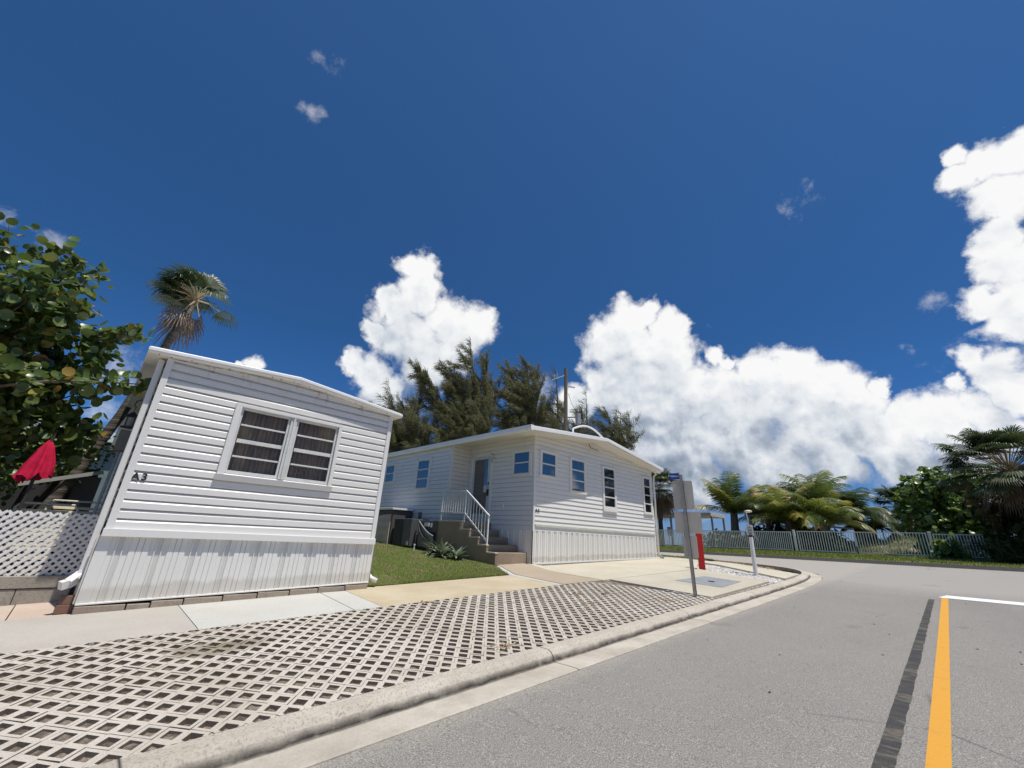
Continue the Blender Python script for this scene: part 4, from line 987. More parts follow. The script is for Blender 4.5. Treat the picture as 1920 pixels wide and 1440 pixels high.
    m = MB(); m.tube([(.1,8.45,2.12),(.09,8.45,1.1),(.09,8.45,.5)],.02,8); m.build('conduit', plain('conduit',(.35,.42,.45),.4), T)
left_side()
# ------------------------------------------------------------ fence, gates and things beyond
FM = plain('fence_white_metal',(.90,.85,.75),.5,0,.08)
def base_z(y): return 1.22-.0085*(y-1) - .0
def fence_run(name, y0, y1, x, lab, cat='fence', panel=2.4, gap=.11, hgt=1.17, grp=None, thick=.05):
    T = empty(name,(x,y0,base_z(y0)),lab,cat,grp)
    n_ = max(1,round(abs(y1-y0)/panel)); 
    for i in range(n_):
        a = y0+(y1-y0)*i/n_; b = y0+(y1-y0)*(i+1)/n_
        p = MB(); p.bar((x,a,base_z(a)-.05),(x,a,base_z(a)+hgt+.03),.06); p.build('post', FM, T)
        r = MB(); za,zb = base_z(a),base_z(b)
        r.bar((x,a,za+hgt),(x,b,zb+hgt),thick,.05); r.bar((x,a,za+.08),(x,b,zb+.08),.05,.05)
        k = int(abs(b-a)/gap)
        for q in range(1,k):
            t = q/k; y = a+(b-a)*t; z = za+(zb-za)*t; r.bar((x,y,z+.08),(x,y,z+hgt),.038)
        r.build('picket_panel', FM, T)
    p = MB(); p.bar((x,y1,base_z(y1)-.05),(x,y1,base_z(y1)+hgt+.03),.06); p.build('post', FM, T)
    return T
fence_run('picket_fence',7.25,24,33,'long white metal picket fence left of the gates, running behind the street sign')
fence_run('picket_fence',.55,-1.25,33,'short white picket fence piece half buried in the leafy bush right of the gates',panel=.9)
fence_run('gate_leaf',6.85,3.98,33,'wide left leaf of the white double gate','gate',panel=3,hgt=1.22,gap=.125,grp='leaves of the white double gate',thick=.07)
fence_run('gate_leaf',3.92,.85,33,'wide right leaf of the white double gate, next to the leafy bush','gate',panel=3.2,hgt=1.22,gap=.125,grp='leaves of the white double gate',thick=.07)
for y,l in ((7.05,'thick white gate post at the left end of the double gate'),(.70,'thick white gate post at the right end of the double gate')):
    m = MB(); m.bar((33,y,base_z(y)-.1),(33,y,base_z(y)+1.3),.13); tag(m.build('gate_post', FM, None, bevel=.01), l, 'gate post','posts of the double gate')
m = MB(); m.bar((32.94,3.95,1.05),(32.94,3.95,1.6),.07); m.bar((32.9,3.95,1.05),(32.75,3.75,.98),.04)
tag(m.build('gate_latch', plain('latch_dark',(.12,.12,.12)), None),'dark drop latch where the two gate leaves meet','latch')
def beyond():
    P = empty('beach_shelter',(44,18,1.2),'flat roofed beach shelter on thin posts beyond the fence, behind the street sign','shelter')
    m = MB(); m.box(43.2,47,15.9,25,3.98,4.34); m.build('roof', plain('shelter_fascia',(.50,.47,.41),.6), P, bevel=.02)
    for y in (15.95,20.1,24.5):
        for x in (43.5,46.6): q = MB(); q.bar((x,y,1.0),(x,y,3.98),.16); q.build('post', plain('shelter_post',(.23,.25,.26),.6), P)
    w = WT
    def thing1(nm,lab,cat,mb_,mat,**k): return tag(mb_.build(nm,mat,None,**k),lab,cat)
    m = MB(); m.tube([(36,12.85,1.1),(36,12.85,2.37)],.26,12); thing1('white_barrel','white cylinder standing just behind the fence beside the red bollard','barrel',m,w,smooth=False)
    m = MB(); m.prism([(35,9.95,2.3),(35,10.2,2.3),(35,9.55,1.35)],(.05,0,0)); thing1('white_pennant','white triangular board hanging behind the fence below the middle palm','board',m,w,fixn=True)
    m = MB(); m.box(38,38.1,11.2,12.6,1.2,1.75); thing1('white_bench_board','low white board seen through the pickets left of the middle palm','board',m,plain('board_grey',(.5,.5,.5)))
    for y,l in ((9.5,'left of the two covered teal boats behind the fence'),(8.2,'right of the two covered teal boats behind the fence')):
        T = empty('covered_boat',(38,y,1.1),l,'boat','covered boats behind the fence')
        m = MB(); pr = [(38,y-.62,1.3),(38,y-.5,2.3),(38,y-.2,2.62),(38,y+.2,2.6),(38,y+.5,2.25),(38,y+.62,1.3)]; m.prism(pr,(2.6,0,0)); m.build('cover', plain('teal_canvas',(.015,.12,.12),.8), T, bevel=.08, fixn=True)
        m = MB(); m.prism([(38.1,y-.5,1.3),(38.1,y+.5,1.3),(38.1,y+.25,1.1),(38.1,y-.25,1.1)],(2.4,0,0)); m.build('hull', w, T, fixn=True)
    m = MB()
    for k in range(3): m.box(41,41.6,12.9+k*.75,13.4+k*.75,1.2,2.72-.12*k)
    thing1('folded_loungers','dark stacked beach loungers beyond the fence right of the shelter','loungers',m,plain('dark_brown',(.05,.035,.03)),bevel=.05)
    T = empty('park_sign',(36,16.3,1.2),'small grey rounded sign standing behind the fence by the corner of the A2 home','sign')
    m = MB(); m.box(36,36.05,16.75,17.05,1.9,2.62); m.build('board', plain('sign_grey',(.33,.31,.28)), T, bevel=.02); m = MB(); m.bar((36.02,16.9,1),(36.02,16.9,2),.06); m.build('leg', FM, T)
    T = empty('white_boat',(40,5.3,1.3),'white boat with a tilted hard top beyond the left gate leaf','boat')
    m = MB(); m.prism([(40,4.6,2.05),(40,6.2,2.05),(40,6.0,1.5),(40,5.0,1.3)],(1.6,0,0)); m.build('hull', plain('pale_teal',(.45,.6,.6),.4), T, fixn=True, bevel=.04)
    m = MB(); m.obox((40.5,5.3,2.95),(.6,0,0),(0,.75,.06),(0,-.01,.05)); m.build('hard_top', w, T); 
    for a,b in (((40.2,4.7,2.0),(40.2,4.75,2.92)),((40.2,5.9,2.0),(40.2,5.9,3.0)),((40.2,5.0,2.0),(40.2,5.9,2.9))): q = MB(); q.bar(a,b,.05); q.build('strut', plain('strut_dark',(.08,.08,.08)), T)
    T = empty('dune_handrail',(44,2.8,1.4),'dark wooden handrail of the dune crossover above the right gate leaf','handrail')
    bm_ = plain('dark_wood',(.05,.035,.028),.8)
    m = MB(); m.bar((44,3.7,3.35),(44,-.5,3.0),.09,.14); m.build('rail', bm_, T)
    for y in (3.5,2.9,2.3): q = MB(); q.bar((44,y,1.2),(44,y,3.3-.083*(3.7-y)),.10); q.build('post', bm_, T)
beyond()
# utility pole
def pole():
    T = empty('utility_pole',(17.3,13.5,.6),'brown wooden utility pole with a small transformer behind the A2 home','utility pole')
    wd = plain('pole_wood',(.14,.108,.08),.9,0,.25,3)
    m = MB(); m.tube([(17.3,13.5,.4),(17.3,13.5,10.45)],[.14,.095],12); m.build('pole', wd, T)
    m = MB(); m.bar((17.3-.55,13.5+.55,9.7),(17.25,13.5,10.0),.05); m.bar((17.42,13.42,9.35),(17.7,13.15,9.3),.06); m.build('crossarm', plain('arm_grey',(.5,.5,.48),.5), T)
    m = MB(); m.tube([(17.78,13.02,7.15),(17.78,13.02,7.75)],.15,12); m.build('transformer', plain('transformer_grey',(.35,.35,.36),.4,.3), T)
    m = MB(); m.bar((17.3,13.5,7.5),(17.72,13.08,7.55),.05); m.tube([(17.74,13.05,7.8),(17.6,13.3,8.3),(17.4,13.4,8.9)],.012,6); m.build('bracket', plain('bracket_dark',(.1,.1,.1)), T)
pole()
# ------------------------------------------------------------ vegetation
rng = np.random.RandomState(11)
def rv(): 
    v = rng.normal(size=3); return Vector(v/np.linalg.norm(v))
F_SG = foliage('sea_grape_leaf',[(0,(.045,.075,.018)),(.45,(.085,.14,.03)),(.75,(.15,.20,.045)),(.9,(.28,.26,.05)),(1,(.40,.20,.04))],.35,.28,.6)
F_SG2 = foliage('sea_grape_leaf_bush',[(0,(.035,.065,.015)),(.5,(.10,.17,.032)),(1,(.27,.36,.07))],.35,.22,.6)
F_CAS = foliage('casuarina_needles',[(0,(.07,.078,.042)),(.5,(.15,.155,.075)),(1,(.26,.25,.13))],.7,.35,.2)
F_COCO = foliage('coconut_frond',[(0,(.04,.065,.02)),(.4,(.10,.15,.03)),(.7,(.27,.28,.05)),(.88,(.48,.32,.06)),(1,(.40,.31,.2))],.4,.3,.5)
F_FAN = foliage('fan_frond',[(0,(.035,.06,.025)),(.5,(.07,.10,.035)),(.7,(.16,.125,.08)),(1,(.24,.165,.11))],.45,.25,.5)
F_DRY = foliage('dead_frond',[(0,(.16,.10,.075)),(1,(.34,.25,.19))],.9,.15,.1)
BARK = plain('bark_grey_brown',(.16,.125,.095),.95,0,.3,5); BARKD = plain('bark_dark',(.06,.045,.035),.95,0,.3,5)
def palm_bark():
    n = NT('palm_trunk',.95,.1); r = n.noise(1.0,3,.5,stretch=(.6,.6,16)); c = n.ramp(r,[(.38,(.075,.064,.054)),(.6,(.17,.148,.125))])
    c = n.mix(n.ramp(n.noise(14,4),[(.4,0),(.7,.5)]),c,(.08,.068,.055)); n.color(c); n.bump(r,.03,.8); return n.m
PB = palm_bark()
def leaf_round(mb, c, n, size, t, fold=.18):
    n = n.normalized(); u = n.orthogonal().normalized(); a = random.random()*6.28; w = n.cross(u)
    u,w = u*cos(a)+w*sin(a), w*cos(a)-u*sin(a)
    pts = [c]
    K = 8
    V = [tuple(c+n*(-fold*size*.5))]
    for k in range(K):
        th = 2*pi*k/K; x = cos(th)*.5*size*1.08; y = sin(th)*.5*size
        V.append(tuple(c+u*x+w*y+n*(fold*size*abs(y/size)*1.0)+n*(.08*size*cos(2*th))))
    F = [(0,1+k,1+(k+1)%K) for k in range(K)]
    mb.add(V,F,t)
def branch_pts(a,b,bend,n=7):
    a,b = Vector(a),Vector(b); P = []
    for i in range(n):
        t = i/(n-1); P.append(a.lerp(b,t)+Vector(bend)*math.sin(pi*t))
    return P
# --- sea grape at left
def sea_grape_left():
    T = empty('sea_grape_tree',(-2.2,8.6,.3),'big round leaved sea grape tree at the left edge beside the A3 home','tree')
    wood = MB(); lf = MB(); base = Vector((-2.3,8.7,.3))
    wood.tube([base,(-2.15,8.6,1.5),(-1.9,8.5,2.2)],[.16,.13,.10],8)
    random.seed(5)
    tips = [((-0.13, 7.7, 3.72), 120, 'long'), ((0.05, 6.7, 2.76), 90, 'long'), ((-1.06, 8, 4.6), 142, 0), ((-1.35, 8, 4.55), 142, 0), ((-1.75, 8.2, 4.55), 142, 0), ((-2.1, 8.2, 4.55), 142, 0), ((-0.95, 8, 4.25), 142, 0), ((-1.0, 7.9, 3.9), 142, 0), ((-1.3, 7.8, 4.2), 142, 0), ((-0.85, 7.9, 3.65), 142, 0), ((-1.3, 7.7, 3.7), 142, 0), ((-1.8, 7.8, 3.9), 142, 0), ((-0.6, 8.0, 3.45), 142, 0), ((-0.5, 8.0, 3.25), 142, 0), ((-0.45, 8.1, 2.85), 142, 0), ((-1.0, 7.7, 2.9), 142, 0), ((-1.5, 7.6, 2.8), 142, 0), ((-0.25, 8.3, 2.35), 142, 0), ((-0.6, 8.1, 2.45), 142, 0), ((-0.9, 8.0, 2.3), 142, 0), ((-1.3, 7.9, 2.2), 142, 0), ((-1.7, 7.9, 2.1), 142, 0), ((-0.32, 8.5, 1.95), 142, 0), ((-0.7, 8.3, 1.9), 142, 0), ((-1.1, 8.2, 1.75), 142, 0), ((-1.5, 8.0, 1.6), 142, 0), ((-0.95, 8.6, 1.45), 142, 0), ((-1.4, 9.3, 4.5), 142, 0), ((-1.4, 9.3, 3.3), 142, 0), ((-0.9, 9.2, 2.8), 142, 0), ((-2.3, 8.1, 4.2), 142, 0), ((-2.3, 7.9, 3.2), 142, 0), ((-2.2, 7.9, 2.4), 142, 0), ((-0.85, 8.4, 3.1), 142, 0), ((-1.9, 9.5, 4.55), 142, 0), ((-2.6, 8.8, 4.55), 142, 0), ((-1.1, 9.0, 2.0), 142, 0), ((-1.7, 8.8, 3.0), 142, 0), ((-1.0, 8.9, 3.7), 142, 0), ((-2.0, 8.7, 1.6), 142, 0), ((-1.7, 8.5, 2.5), 142, 0)]
    for (tp,cnt,kind) in tips:
        tp = Vector(tp); st = Vector((-1.9,8.5,2.2))+Vector((random.uniform(-.2,.2),random.uniform(-.2,.2),random.uniform(-.4,.8)))
        P = branch_pts(st,tp,(0,0,.15 if kind else -.1),8); wood.tube(P,[.035-.028*i/7 for i in range(8)],5)
        tw = []
        for k in range(5):
            t = .45+.55*k/4; q = P[min(7,int(t*7))]; e = q+rv()*.30+Vector((-.03,-.04,.04)); tw.append((q,e)); 
            if not kind: wood.tube([q,e],[.008,.004],4)
        tw.append((P[-3],P[-1])); 
        for c in range(cnt):
            if kind:
                s = random.random()**.7; i = 3+s*4; j = min(6,int(i)); q = P[j].lerp(P[j+1],i-j); pos = q+rv()*.13
            else:
                a,b = random.choice(tw); pos = a.lerp(b,random.random()**.6)+rv()*random.uniform(.05,.30)
            nrm = (rv()*.9+Vector((.1,-.35,.55))).normalized()
            t = min(1,max(0,random.gauss(.42,.2))); 
            if random.random()<.05: t = random.uniform(.85,1)
            leaf_round(lf,pos,nrm,random.uniform(.075,.15),t)
    # terminal clusters, upright
    for tp,_,k in tips[:20]:
        tp = Vector(tp)
        for q in range(6): leaf_round(lf,tp+rv()*.08,(rv()+Vector((0,-.3,.4))),random.uniform(.08,.13),random.uniform(.4,.8))
    wood.build('trunk', BARK, T, smooth=True); lf.build('crown', F_SG, T, smooth=True)
sea_grape_left()
# --- dense bushes
def bush(name, base, blobs, leaf, count, lab, mat=F_SG2, cat='bush', group=None, trunk=True):
    T = empty(name, base, lab, cat, group); lf = MB(); w = MB(); base = Vector(base)
    tot = sum(b[3]**2 for b in blobs)
    for (x,y,z,r) in blobs:
        c = Vector((x,y,z)); w.tube(branch_pts(base,c,(0,0,-.1),5),[.07,.06,.045,.03,.01],5)
        for k in range(int(count*r*r/tot)):
            d = rv(); rad = r*(.35+.65*random.random()**.4)*(1+.22*math.sin(d.x*7+x)*math.sin(d.y*6+d.z*5))
            p = c+d*rad
            if p.z < .9: continue
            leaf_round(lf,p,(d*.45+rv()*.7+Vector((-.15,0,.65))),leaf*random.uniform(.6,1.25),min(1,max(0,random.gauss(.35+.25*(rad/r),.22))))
        for k in range(int(5+r*6)):    # protruding shoots
            d = (rv()+Vector((0,0,.35))).normalized(); p0 = c+d*r*.85; p1 = c+d*(r*random.uniform(1.05,1.35)); w.tube([p0,p1],[.01,.006],4)
            for q in range(7): leaf_round(lf,p0.lerp(p1,random.random())+rv()*.10,(rv()+Vector((0,0,.5))),leaf*random.uniform(.6,1.1),random.uniform(.5,1))
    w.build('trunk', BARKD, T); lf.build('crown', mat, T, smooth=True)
random.seed(21)
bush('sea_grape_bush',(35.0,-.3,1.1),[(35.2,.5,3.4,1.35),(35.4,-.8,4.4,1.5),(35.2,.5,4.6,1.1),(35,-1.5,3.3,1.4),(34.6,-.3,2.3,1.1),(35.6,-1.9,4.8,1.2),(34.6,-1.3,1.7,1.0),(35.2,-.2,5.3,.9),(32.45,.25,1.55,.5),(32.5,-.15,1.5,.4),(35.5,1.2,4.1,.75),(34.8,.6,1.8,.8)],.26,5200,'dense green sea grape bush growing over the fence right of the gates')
# --- fan leaves
def fan_leaf(mb, hub, d, up, R, t, droop=.3, n=30, spread=2.6):
    d = d.normalized(); side = d.cross(up).normalized(); upv = side.cross(d).normalized()
    for k in range(n):
        a = -spread/2*1.15+spread*1.15*k/(n-1); dr = (d*cos(a)+side*sin(a))
        L_ = R*(1-.18*abs(a/spread*2)**2)*random.uniform(.88,1.05)
        wv = (dr.cross(upv)).normalized()*R*.034
        p0 = hub; p1 = hub+dr*L_*.55+upv*.05*R*((k%2)*2-1)*.3; p2 = hub+dr*L_*.85+Vector((0,0,-droop*R*.35)); p3 = hub+dr*L_+Vector((random.uniform(-.05,.05)*R,0,-droop*R*random.uniform(.6,1.1)))
        V = [tuple(p0),tuple(p1-wv),tuple(p1+wv),tuple(p2-wv*.55),tuple(p2+wv*.55),tuple(p3)]
        mb.add(V,[(0,1,2),(1,3,4,2),(3,5,4)],min(1,max(0,t+random.uniform(-.08,.08))))
def fan_palm(name, trunk, radii, crown_c, R, nlive, ndead, lab, wind=(0,0,0), ls=1.0, bark=PB, cat='palm tree', group=None, petiole=1.0, dead_col=None):
    T = empty(name, tuple(trunk[0]), lab, cat, group)
    w = MB(); w.tube(trunk,radii,12); w.build('trunk', bark, T, smooth=True)
    lf = MB(); st = MB(); C = Vector(crown_c); wd = Vector(wind)
    for k in range(nlive):
        az = k*2.399+random.uniform(-.2,.2); el = random.uniform(-.25,1.25)
        d = Vector((cos(az)*cos(el),sin(az)*cos(el),sin(el)))+wd*random.uniform(.5,1.2); d.normalize()
        pl = R*petiole*random.uniform(.45,.75); hub = C+d*pl+Vector((0,0,-.12*pl)); st.tube([C,C.lerp(hub,.5)+Vector((0,0,.05)),hub],[.02,.016,.01],5)
        dd = (d+Vector((0,0,-.25))+wd*.5).normalized(); fan_leaf(lf,hub,dd,Vector((0,0,1)),R*ls*random.uniform(.5,.62),random.uniform(.1,.55),droop=.35)
    for k in range(ndead):
        az = k*2.399+1; el = random.uniform(-1.35,-.35)
        d = Vector((cos(az)*cos(el),sin(az)*cos(el),sin(el)))+wd*random.uniform(.1,.6); d.normalize()
        pl = R*petiole*random.uniform(.4,.7); hub = C+d*pl+Vector((0,0,-.1)); st.tube([C,hub],[.018,.01],5)
        fan_leaf(lf,hub,(d+Vector((0,0,-.6))).normalized(),Vector((0.3,.2,1)),R*ls*random.uniform(.45,.6),random.uniform(.68,1),droop=.6,n=18)
    st.build('petioles', BARKD if dead_col else plain('petiole_tan',(.33,.26,.15),.6), T)
    lf.build('crown', F_FAN, T)
random.seed(31)
fan_palm('fan_palm',[(-.62,10,.35),(-.48,10,1.2),(-.27,10,1.9),(-.04,10,2.9),(.13,10,3.9),(.29,10,4.9),(.36,10,5.35)],[.12,.09,.078,.074,.07,.066,.065],(.40,10,5.5),.86,27,5,'tall fan palm with a windblown ragged crown leaning above the A3 roof',wind=(-.42,.35,.1),petiole=.8)
fan_palm('fan_palm',[(36,17.6,1.1),(36,17.6,5.6)],[.2,.16],(36,17.5,5.9),2.1,34,26,'palm with a shaggy pale crown right beside the corner of the A2 home',bark=BARKD)
fan_palm('fan_palm',[(43.5,1.8,1.2),(43.5,1.8,4.2)],[.28,.22],(43.5,1.8,4.4),2.4,56,14,'low wide fan palm between the dune handrail and the sea grape bush',bark=BARKD,ls=.8)
fan_palm('fan_palm',[(31,-3.0,1),(31,-2.9,5)],[.3,.24],(31,-2.8,5.3),2.5,110,60,'large shaggy fan palm with hanging dead fronds at the right edge',bark=BARKD,petiole=1.25,ls=.66)
fan_palm('fan_palm',[(30,-5.4,1),(30,-5.4,4)],[.3,.24],(30,-5.4,4.8),2.5,80,40,'second shaggy fan palm at the very right edge of the photo',bark=BARKD,petiole=1.25,ls=.66)
# --- coconut palms
def coconut(name, base, crown, R, n, lab, r=.16, tints=(.2,.7), wind=(0,0,0), up=.9, low=-.2, bark=BARK, group=None, seed=1, arch=.9):
    random.seed(seed); T = empty(name, base, lab, 'palm tree', group); base,C = Vector(base),Vector(crown)
    w = MB(); w.tube([base,base.lerp(C,.5)+Vector((0,.08,0)),C],[r*1.25,r,r*.85],10); w.build('trunk', bark, T, smooth=True)
    lf = MB(); st = MB(); wd = Vector(wind)
    for k in range(n):
        az = k*2.399+random.uniform(-.25,.25); e0 = low+(up-low)*random.random()+.35
        h = Vector((cos(az),sin(az),0)); L_ = R*random.uniform(.8,1.1); P = []; el = e0; p = C.copy(); M_ = 24
        for i in range(M_+1):
            P.append(p.copy()); d = h*cos(el)+Vector((0,0,sin(el)))+wd*.35*(i/M_); d.normalize(); p = p+d*(L_/M_); el -= arch*1.9/M_*(.4+i/M_)
        st.tube(P,[.03*(1-.85*i/M_) for i in range(M_+1)],4)
        t0 = random.uniform(*tints)
        if e0 < low+.55 and random.random()<.3: t0 = random.uniform(.8,1)
        for i in range(1,M_+1):
            for sub in (0,.5):
                q = P[i-1].lerp(P[i],sub+.25); d = (P[i]-P[i-1]).normalized(); s = d.cross(Vector((0,0,1))).normalized()
                f = (i+sub)/M_; ll = R*.33*math.sin(pi*min(.97,.12+f*.80))**.7+.05
                for sg in (-1,1):
                    dr = (s*sg*1.0+d*.75+Vector((0,0,-.35-.4*random.random()))+wd*.35).normalized(); tip = q+dr*ll; mid = q+dr*ll*.5+Vector((0,0,.035))
                    wv = d*.024
                    lf.add([tuple(q-wv),tuple(q+wv),tuple(mid+wv*1.0),tuple(tip+Vector((0,0,-.1*ll))),tuple(mid-wv)],[(0,1,2,4),(4,2,3)],min(1,max(0,t0+random.uniform(-.1,.1)+.2*(f>.85)*(t0>.4))))
    st.build('rachises', plain('frond_rib',(.42,.33,.10),.5), T); lf.build('crown', F_COCO, T)
coconut('coconut_palm',(37,11.8,1.1),(37,11.8,3.8),3.3,20,'upright coconut palm with a short trunk just right of the street sign',r=.3,tints=(.15,.6),up=1.35,low=.1,seed=4,wind=(0,.15,0),arch=.55)
coconut('coconut_palm',(36.5,7.9,1.2),(36.5,8.0,3.3),3.5,24,'yellow green bushy coconut palm behind the left end of the gates',r=.25,tints=(.25,.74),up=1.3,low=-.1,seed=9,arch=.75)
coconut('coconut_palm',(38,9.6,1.2),(38,9.7,3.6),2.4,18,'half dry coconut palm between the upright palm and the bushy one',r=.2,tints=(.3,.95),up=1.1,low=-.2,seed=14)
coconut('coconut_palm',(41,7.0,1.2),(41,6.9,4.9),3.6,22,'tallest coconut palm rising behind the yellow green one',r=.2,tints=(.15,.5),up=1.3,low=-.1,seed=19,wind=(0,-.2,0),arch=.7)
coconut('coconut_palm',(36.3,5.7,1.2),(36.3,5.9,3.1),2.9,18,'low arching coconut palm above the middle of the left gate leaf',r=.2,tints=(.3,.75),up=1.0,low=-.2,seed=23,wind=(0,-.3,0))
coconut('coconut_palm',(40,4.3,1.2),(40,4.5,4.0),2.7,22,'dark windswept coconut palm above the joint of the two gate leaves',r=.26,tints=(.0,.35),up=1.0,low=-.5,seed=29,wind=(.1,-.1,-.1),bark=BARKD)
coconut('coconut_palm',(41,3.6,1.2),(41,3.7,3.0),2.2,12,'smaller dark coconut palm leaning right beside the windswept one',r=.16,tints=(.0,.3),up=.9,low=-.4,seed=33,wind=(0,-.25,0),bark=BARKD)
# --- casuarinas
WND = Vector((-.75,.45,.18)).normalized()
def casuarina(base, limbs, lab, nstr, name='casuarina_tree', seed=1, group='casuarina trees behind the A2 home', spr=1.0):
    random.seed(seed); base = Vector(base); T = empty(name, tuple(base), lab, 'tree', group); w = MB(); lf = MB(); tot = sum(l[2] for l in limbs)
    for (st,en,wt,rad) in limbs:
        st,en = Vector(st),Vector(en); P = branch_pts(st,en,(0,0,.05*(en-st).length),9); LL = (en-st).length
        w.tube(P,[max(.012,.016*LL*(1-.9*i/8)) for i in range(9)],5)
        subs = []
        for k in range(int(12+LL*3.6)):
            t = .15+.85*random.random(); i = min(7,int(t*8)); q = P[i].lerp(P[i+1],t*8-i); ax = (en-st).normalized()
            d = (ax*.6+rv()*.85+WND*.7+Vector((0,0,.1))).normalized(); l = rad*spr*(1.5-.95*t)*random.uniform(.5,1.6); e = q+d*l
            w.tube([q,q.lerp(e,.5)+Vector((0,0,.05*l)),e],[.018,.012,.005],4); subs.append((q,e,l))
        subs.append((P[5],P[8],rad*.8))
        ns = int(nstr*wt/tot); wts = np.array([s[2] for s in subs]); cs = np.cumsum(wts/wts.sum())
        tb = random.uniform(.3,.7)
        for k in range(ns):
            j = min(len(subs)-1, int(np.searchsorted(cs, random.random()))); q,e,l = subs[j]; t = random.random()**.7; o = q.lerp(e,t)+rv()*.09
            d = ((e-q).normalized()*.65+WND*.5+rv()*.8+Vector((0,0,-.12))).normalized(); ln = random.uniform(.22,.5); 
            m_ = o+d*ln*.6+Vector((0,0,.02)); tip = m_+(d+Vector((0,0,-.6))+WND*.3).normalized()*ln*.5
            wv = d.cross(rv()).normalized()*random.uniform(.008,.015)
            lf.add([tuple(o-wv),tuple(o+wv),tuple(m_+wv*.9),tuple(tip),tuple(m_-wv*.9)],[(0,1,2,4),(4,2,3)],min(1,max(0,tb+random.gauss(0,.2))))
    w.build('trunk', BARKD, T, smooth=True); lf.build('crown', F_CAS, T)
def pol(az,el,d): a,e = RAD(az),RAD(el); return (d*sin(a),d*cos(a),1.2+d*math.tan(e))
def cas(az,d,limbs,lab,n,seed,**k):
    b = pol(az,0,d); b = (b[0],b[1],.8); L_ = []
    tr = pol(limbs[0][0],limbs[0][1]*.55,d)
    L_.append((b,pol(limbs[0][0],limbs[0][1],d),limbs[0][2],limbs[0][3]))
    for (a,e,wt,rad,*st) in limbs[1:]:
        s = st[0] if st else .35; p0 = Vector(b).lerp(Vector(L_[0][1]),s); L_.append((tuple(p0),pol(a,e,d+random.uniform(-1.5,1.5)),wt,rad))
    casuarina(b,L_,lab,n,seed=seed,**k)
cas(34,26,[(27,16.5,1,1.7),(24.5,13.5,1,1.5,.3),(29.5,15,1,1.7,.4),(31,13,1.2,1.8,.3),(33,14,1,1.7,.4),(25,11.5,.8,1.4,.2),(28,11.5,1,1.6,.25),(35,12,1,1.8,.3),(31,17,1,1.5,.6),(26,14.8,1,1.5,.4),(33,11,1,1.8,.2)],'wispy casuarina just above the right end of the A3 roof',28000,2)
cas(42,26,[(37.5,24.6,1.5,1.6),(30.2,21.0,1.2,1.05,.35),(34,22.0,1,1.2,.45),(36,19.5,1,1.7,.4),(40,22.5,1.3,1.6,.5),(33.5,16.5,1.2,1.9,.3),(38,17.5,1.3,1.9,.35),(42,19,1.3,1.9,.45),(31.5,18.5,.5,1.0,.33),(36,14.8,1.2,2.0,.3),(41,15,1.4,2.0,.3)],'tallest casuarina behind the A2 home with a long limb sweeping to the left',44000,3)
cas(49.5,27,[(46.2,23,1.2,1.5),(43.8,22.2,1.2,1.5,.5),(47.8,21.8,1,1.4,.6),(45,20,1.2,1.9,.4),(48,19.8,1,1.5,.6),(45,18,1.2,1.8,.4),(49,16.5,1,1.7,.45),(44,15.2,1.2,1.9,.3),(47.5,15,1.2,1.9,.3)],'broad casuarina directly left of the utility pole',32000,4)
cas(51.6,28,[(50.6,22.3,.5,.8),(51.8,17.5,.6,.9,.6),(50,17,.7,1.0,.55),(52.5,15.6,.6,1.2,.45),(54,14.6,.6,1.1,.35),(50.5,14.8,.7,1.2,.4)],'thin sparse casuarina standing right behind the utility pole',5200,5)
cas(55.3,28,[(55.0,18.4,.6,.8),(54.4,16.6,.4,.8,.65),(56.2,15.6,.5,.8,.5),(54.6,14.4,.5,.9,.4),(57,14.4,.4,.7,.5)],'slender casuarina sapling between the utility pole and the small rounded tree',2600,6)
cas(58,27,[(59.8,16.6,.8,1.0),(61.0,14.8,.8,1.0,.6),(58,16.3,.7,1.0,.65),(60.5,12.8,.7,1.1,.5),(57.6,13.6,.5,.9,.5),(62,13.4,.5,.8,.6)],'small rounded casuarina rightmost above the A2 roof',6500,7,spr=1.1)
# --- agaves by the steps
F_AG = foliage('agave_leaf',[(0,(.07,.10,.07)),(.6,(.17,.22,.14)),(1,(.36,.38,.24))],.5,.15,.5)
def agave(x,y,r,n,lab,seed):
    random.seed(seed); z = G(x,y); m = MB()
    for k in range(n):
        az = k*2.399+random.uniform(-.2,.2); el = random.uniform(.25,1.35); L_ = r*random.uniform(.7,1.1); P = []; p = Vector((x,y,z)); e = el
        for i in range(6):
            P.append(p.copy()); p = p+Vector((cos(az)*cos(e),sin(az)*cos(e),sin(e)))*L_/5; e -= .22
        s = Vector((-sin(az),cos(az),0)); t = random.random()
        V = []; W_ = [.03,.042,.04,.03,.016,.0]
        for i,q in enumerate(P): V += [tuple(q-s*W_[i]+Vector((0,0,.3*W_[i]))),tuple(q),tuple(q+s*W_[i]+Vector((0,0,.3*W_[i])))]
        F = []
        for i in range(5): a = i*3; F += [(a,a+1,a+4,a+3),(a+1,a+2,a+5,a+4)]
        m.add(V,F,t)
    T = empty('agave',(x,y,z),lab,'plant','agaves beside the entry steps'); m.build('leaves', F_AG, T, smooth=True)
for i,(x,y,r,n,lab) in enumerate([(6.72,9.6,.46,30,'leftmost grey green agave, beside the torn condenser'),(6.58,9.05,.5,34,'largest agave in the clump left of the entry steps'),(6.72,8.6,.5,28,'upright agave nearest the lowest entry steps'),(6.78,9.35,.62,22,'tall pale agave at the back of the clump against the steps')]): agave(x,y,r,n,lab,40+i)
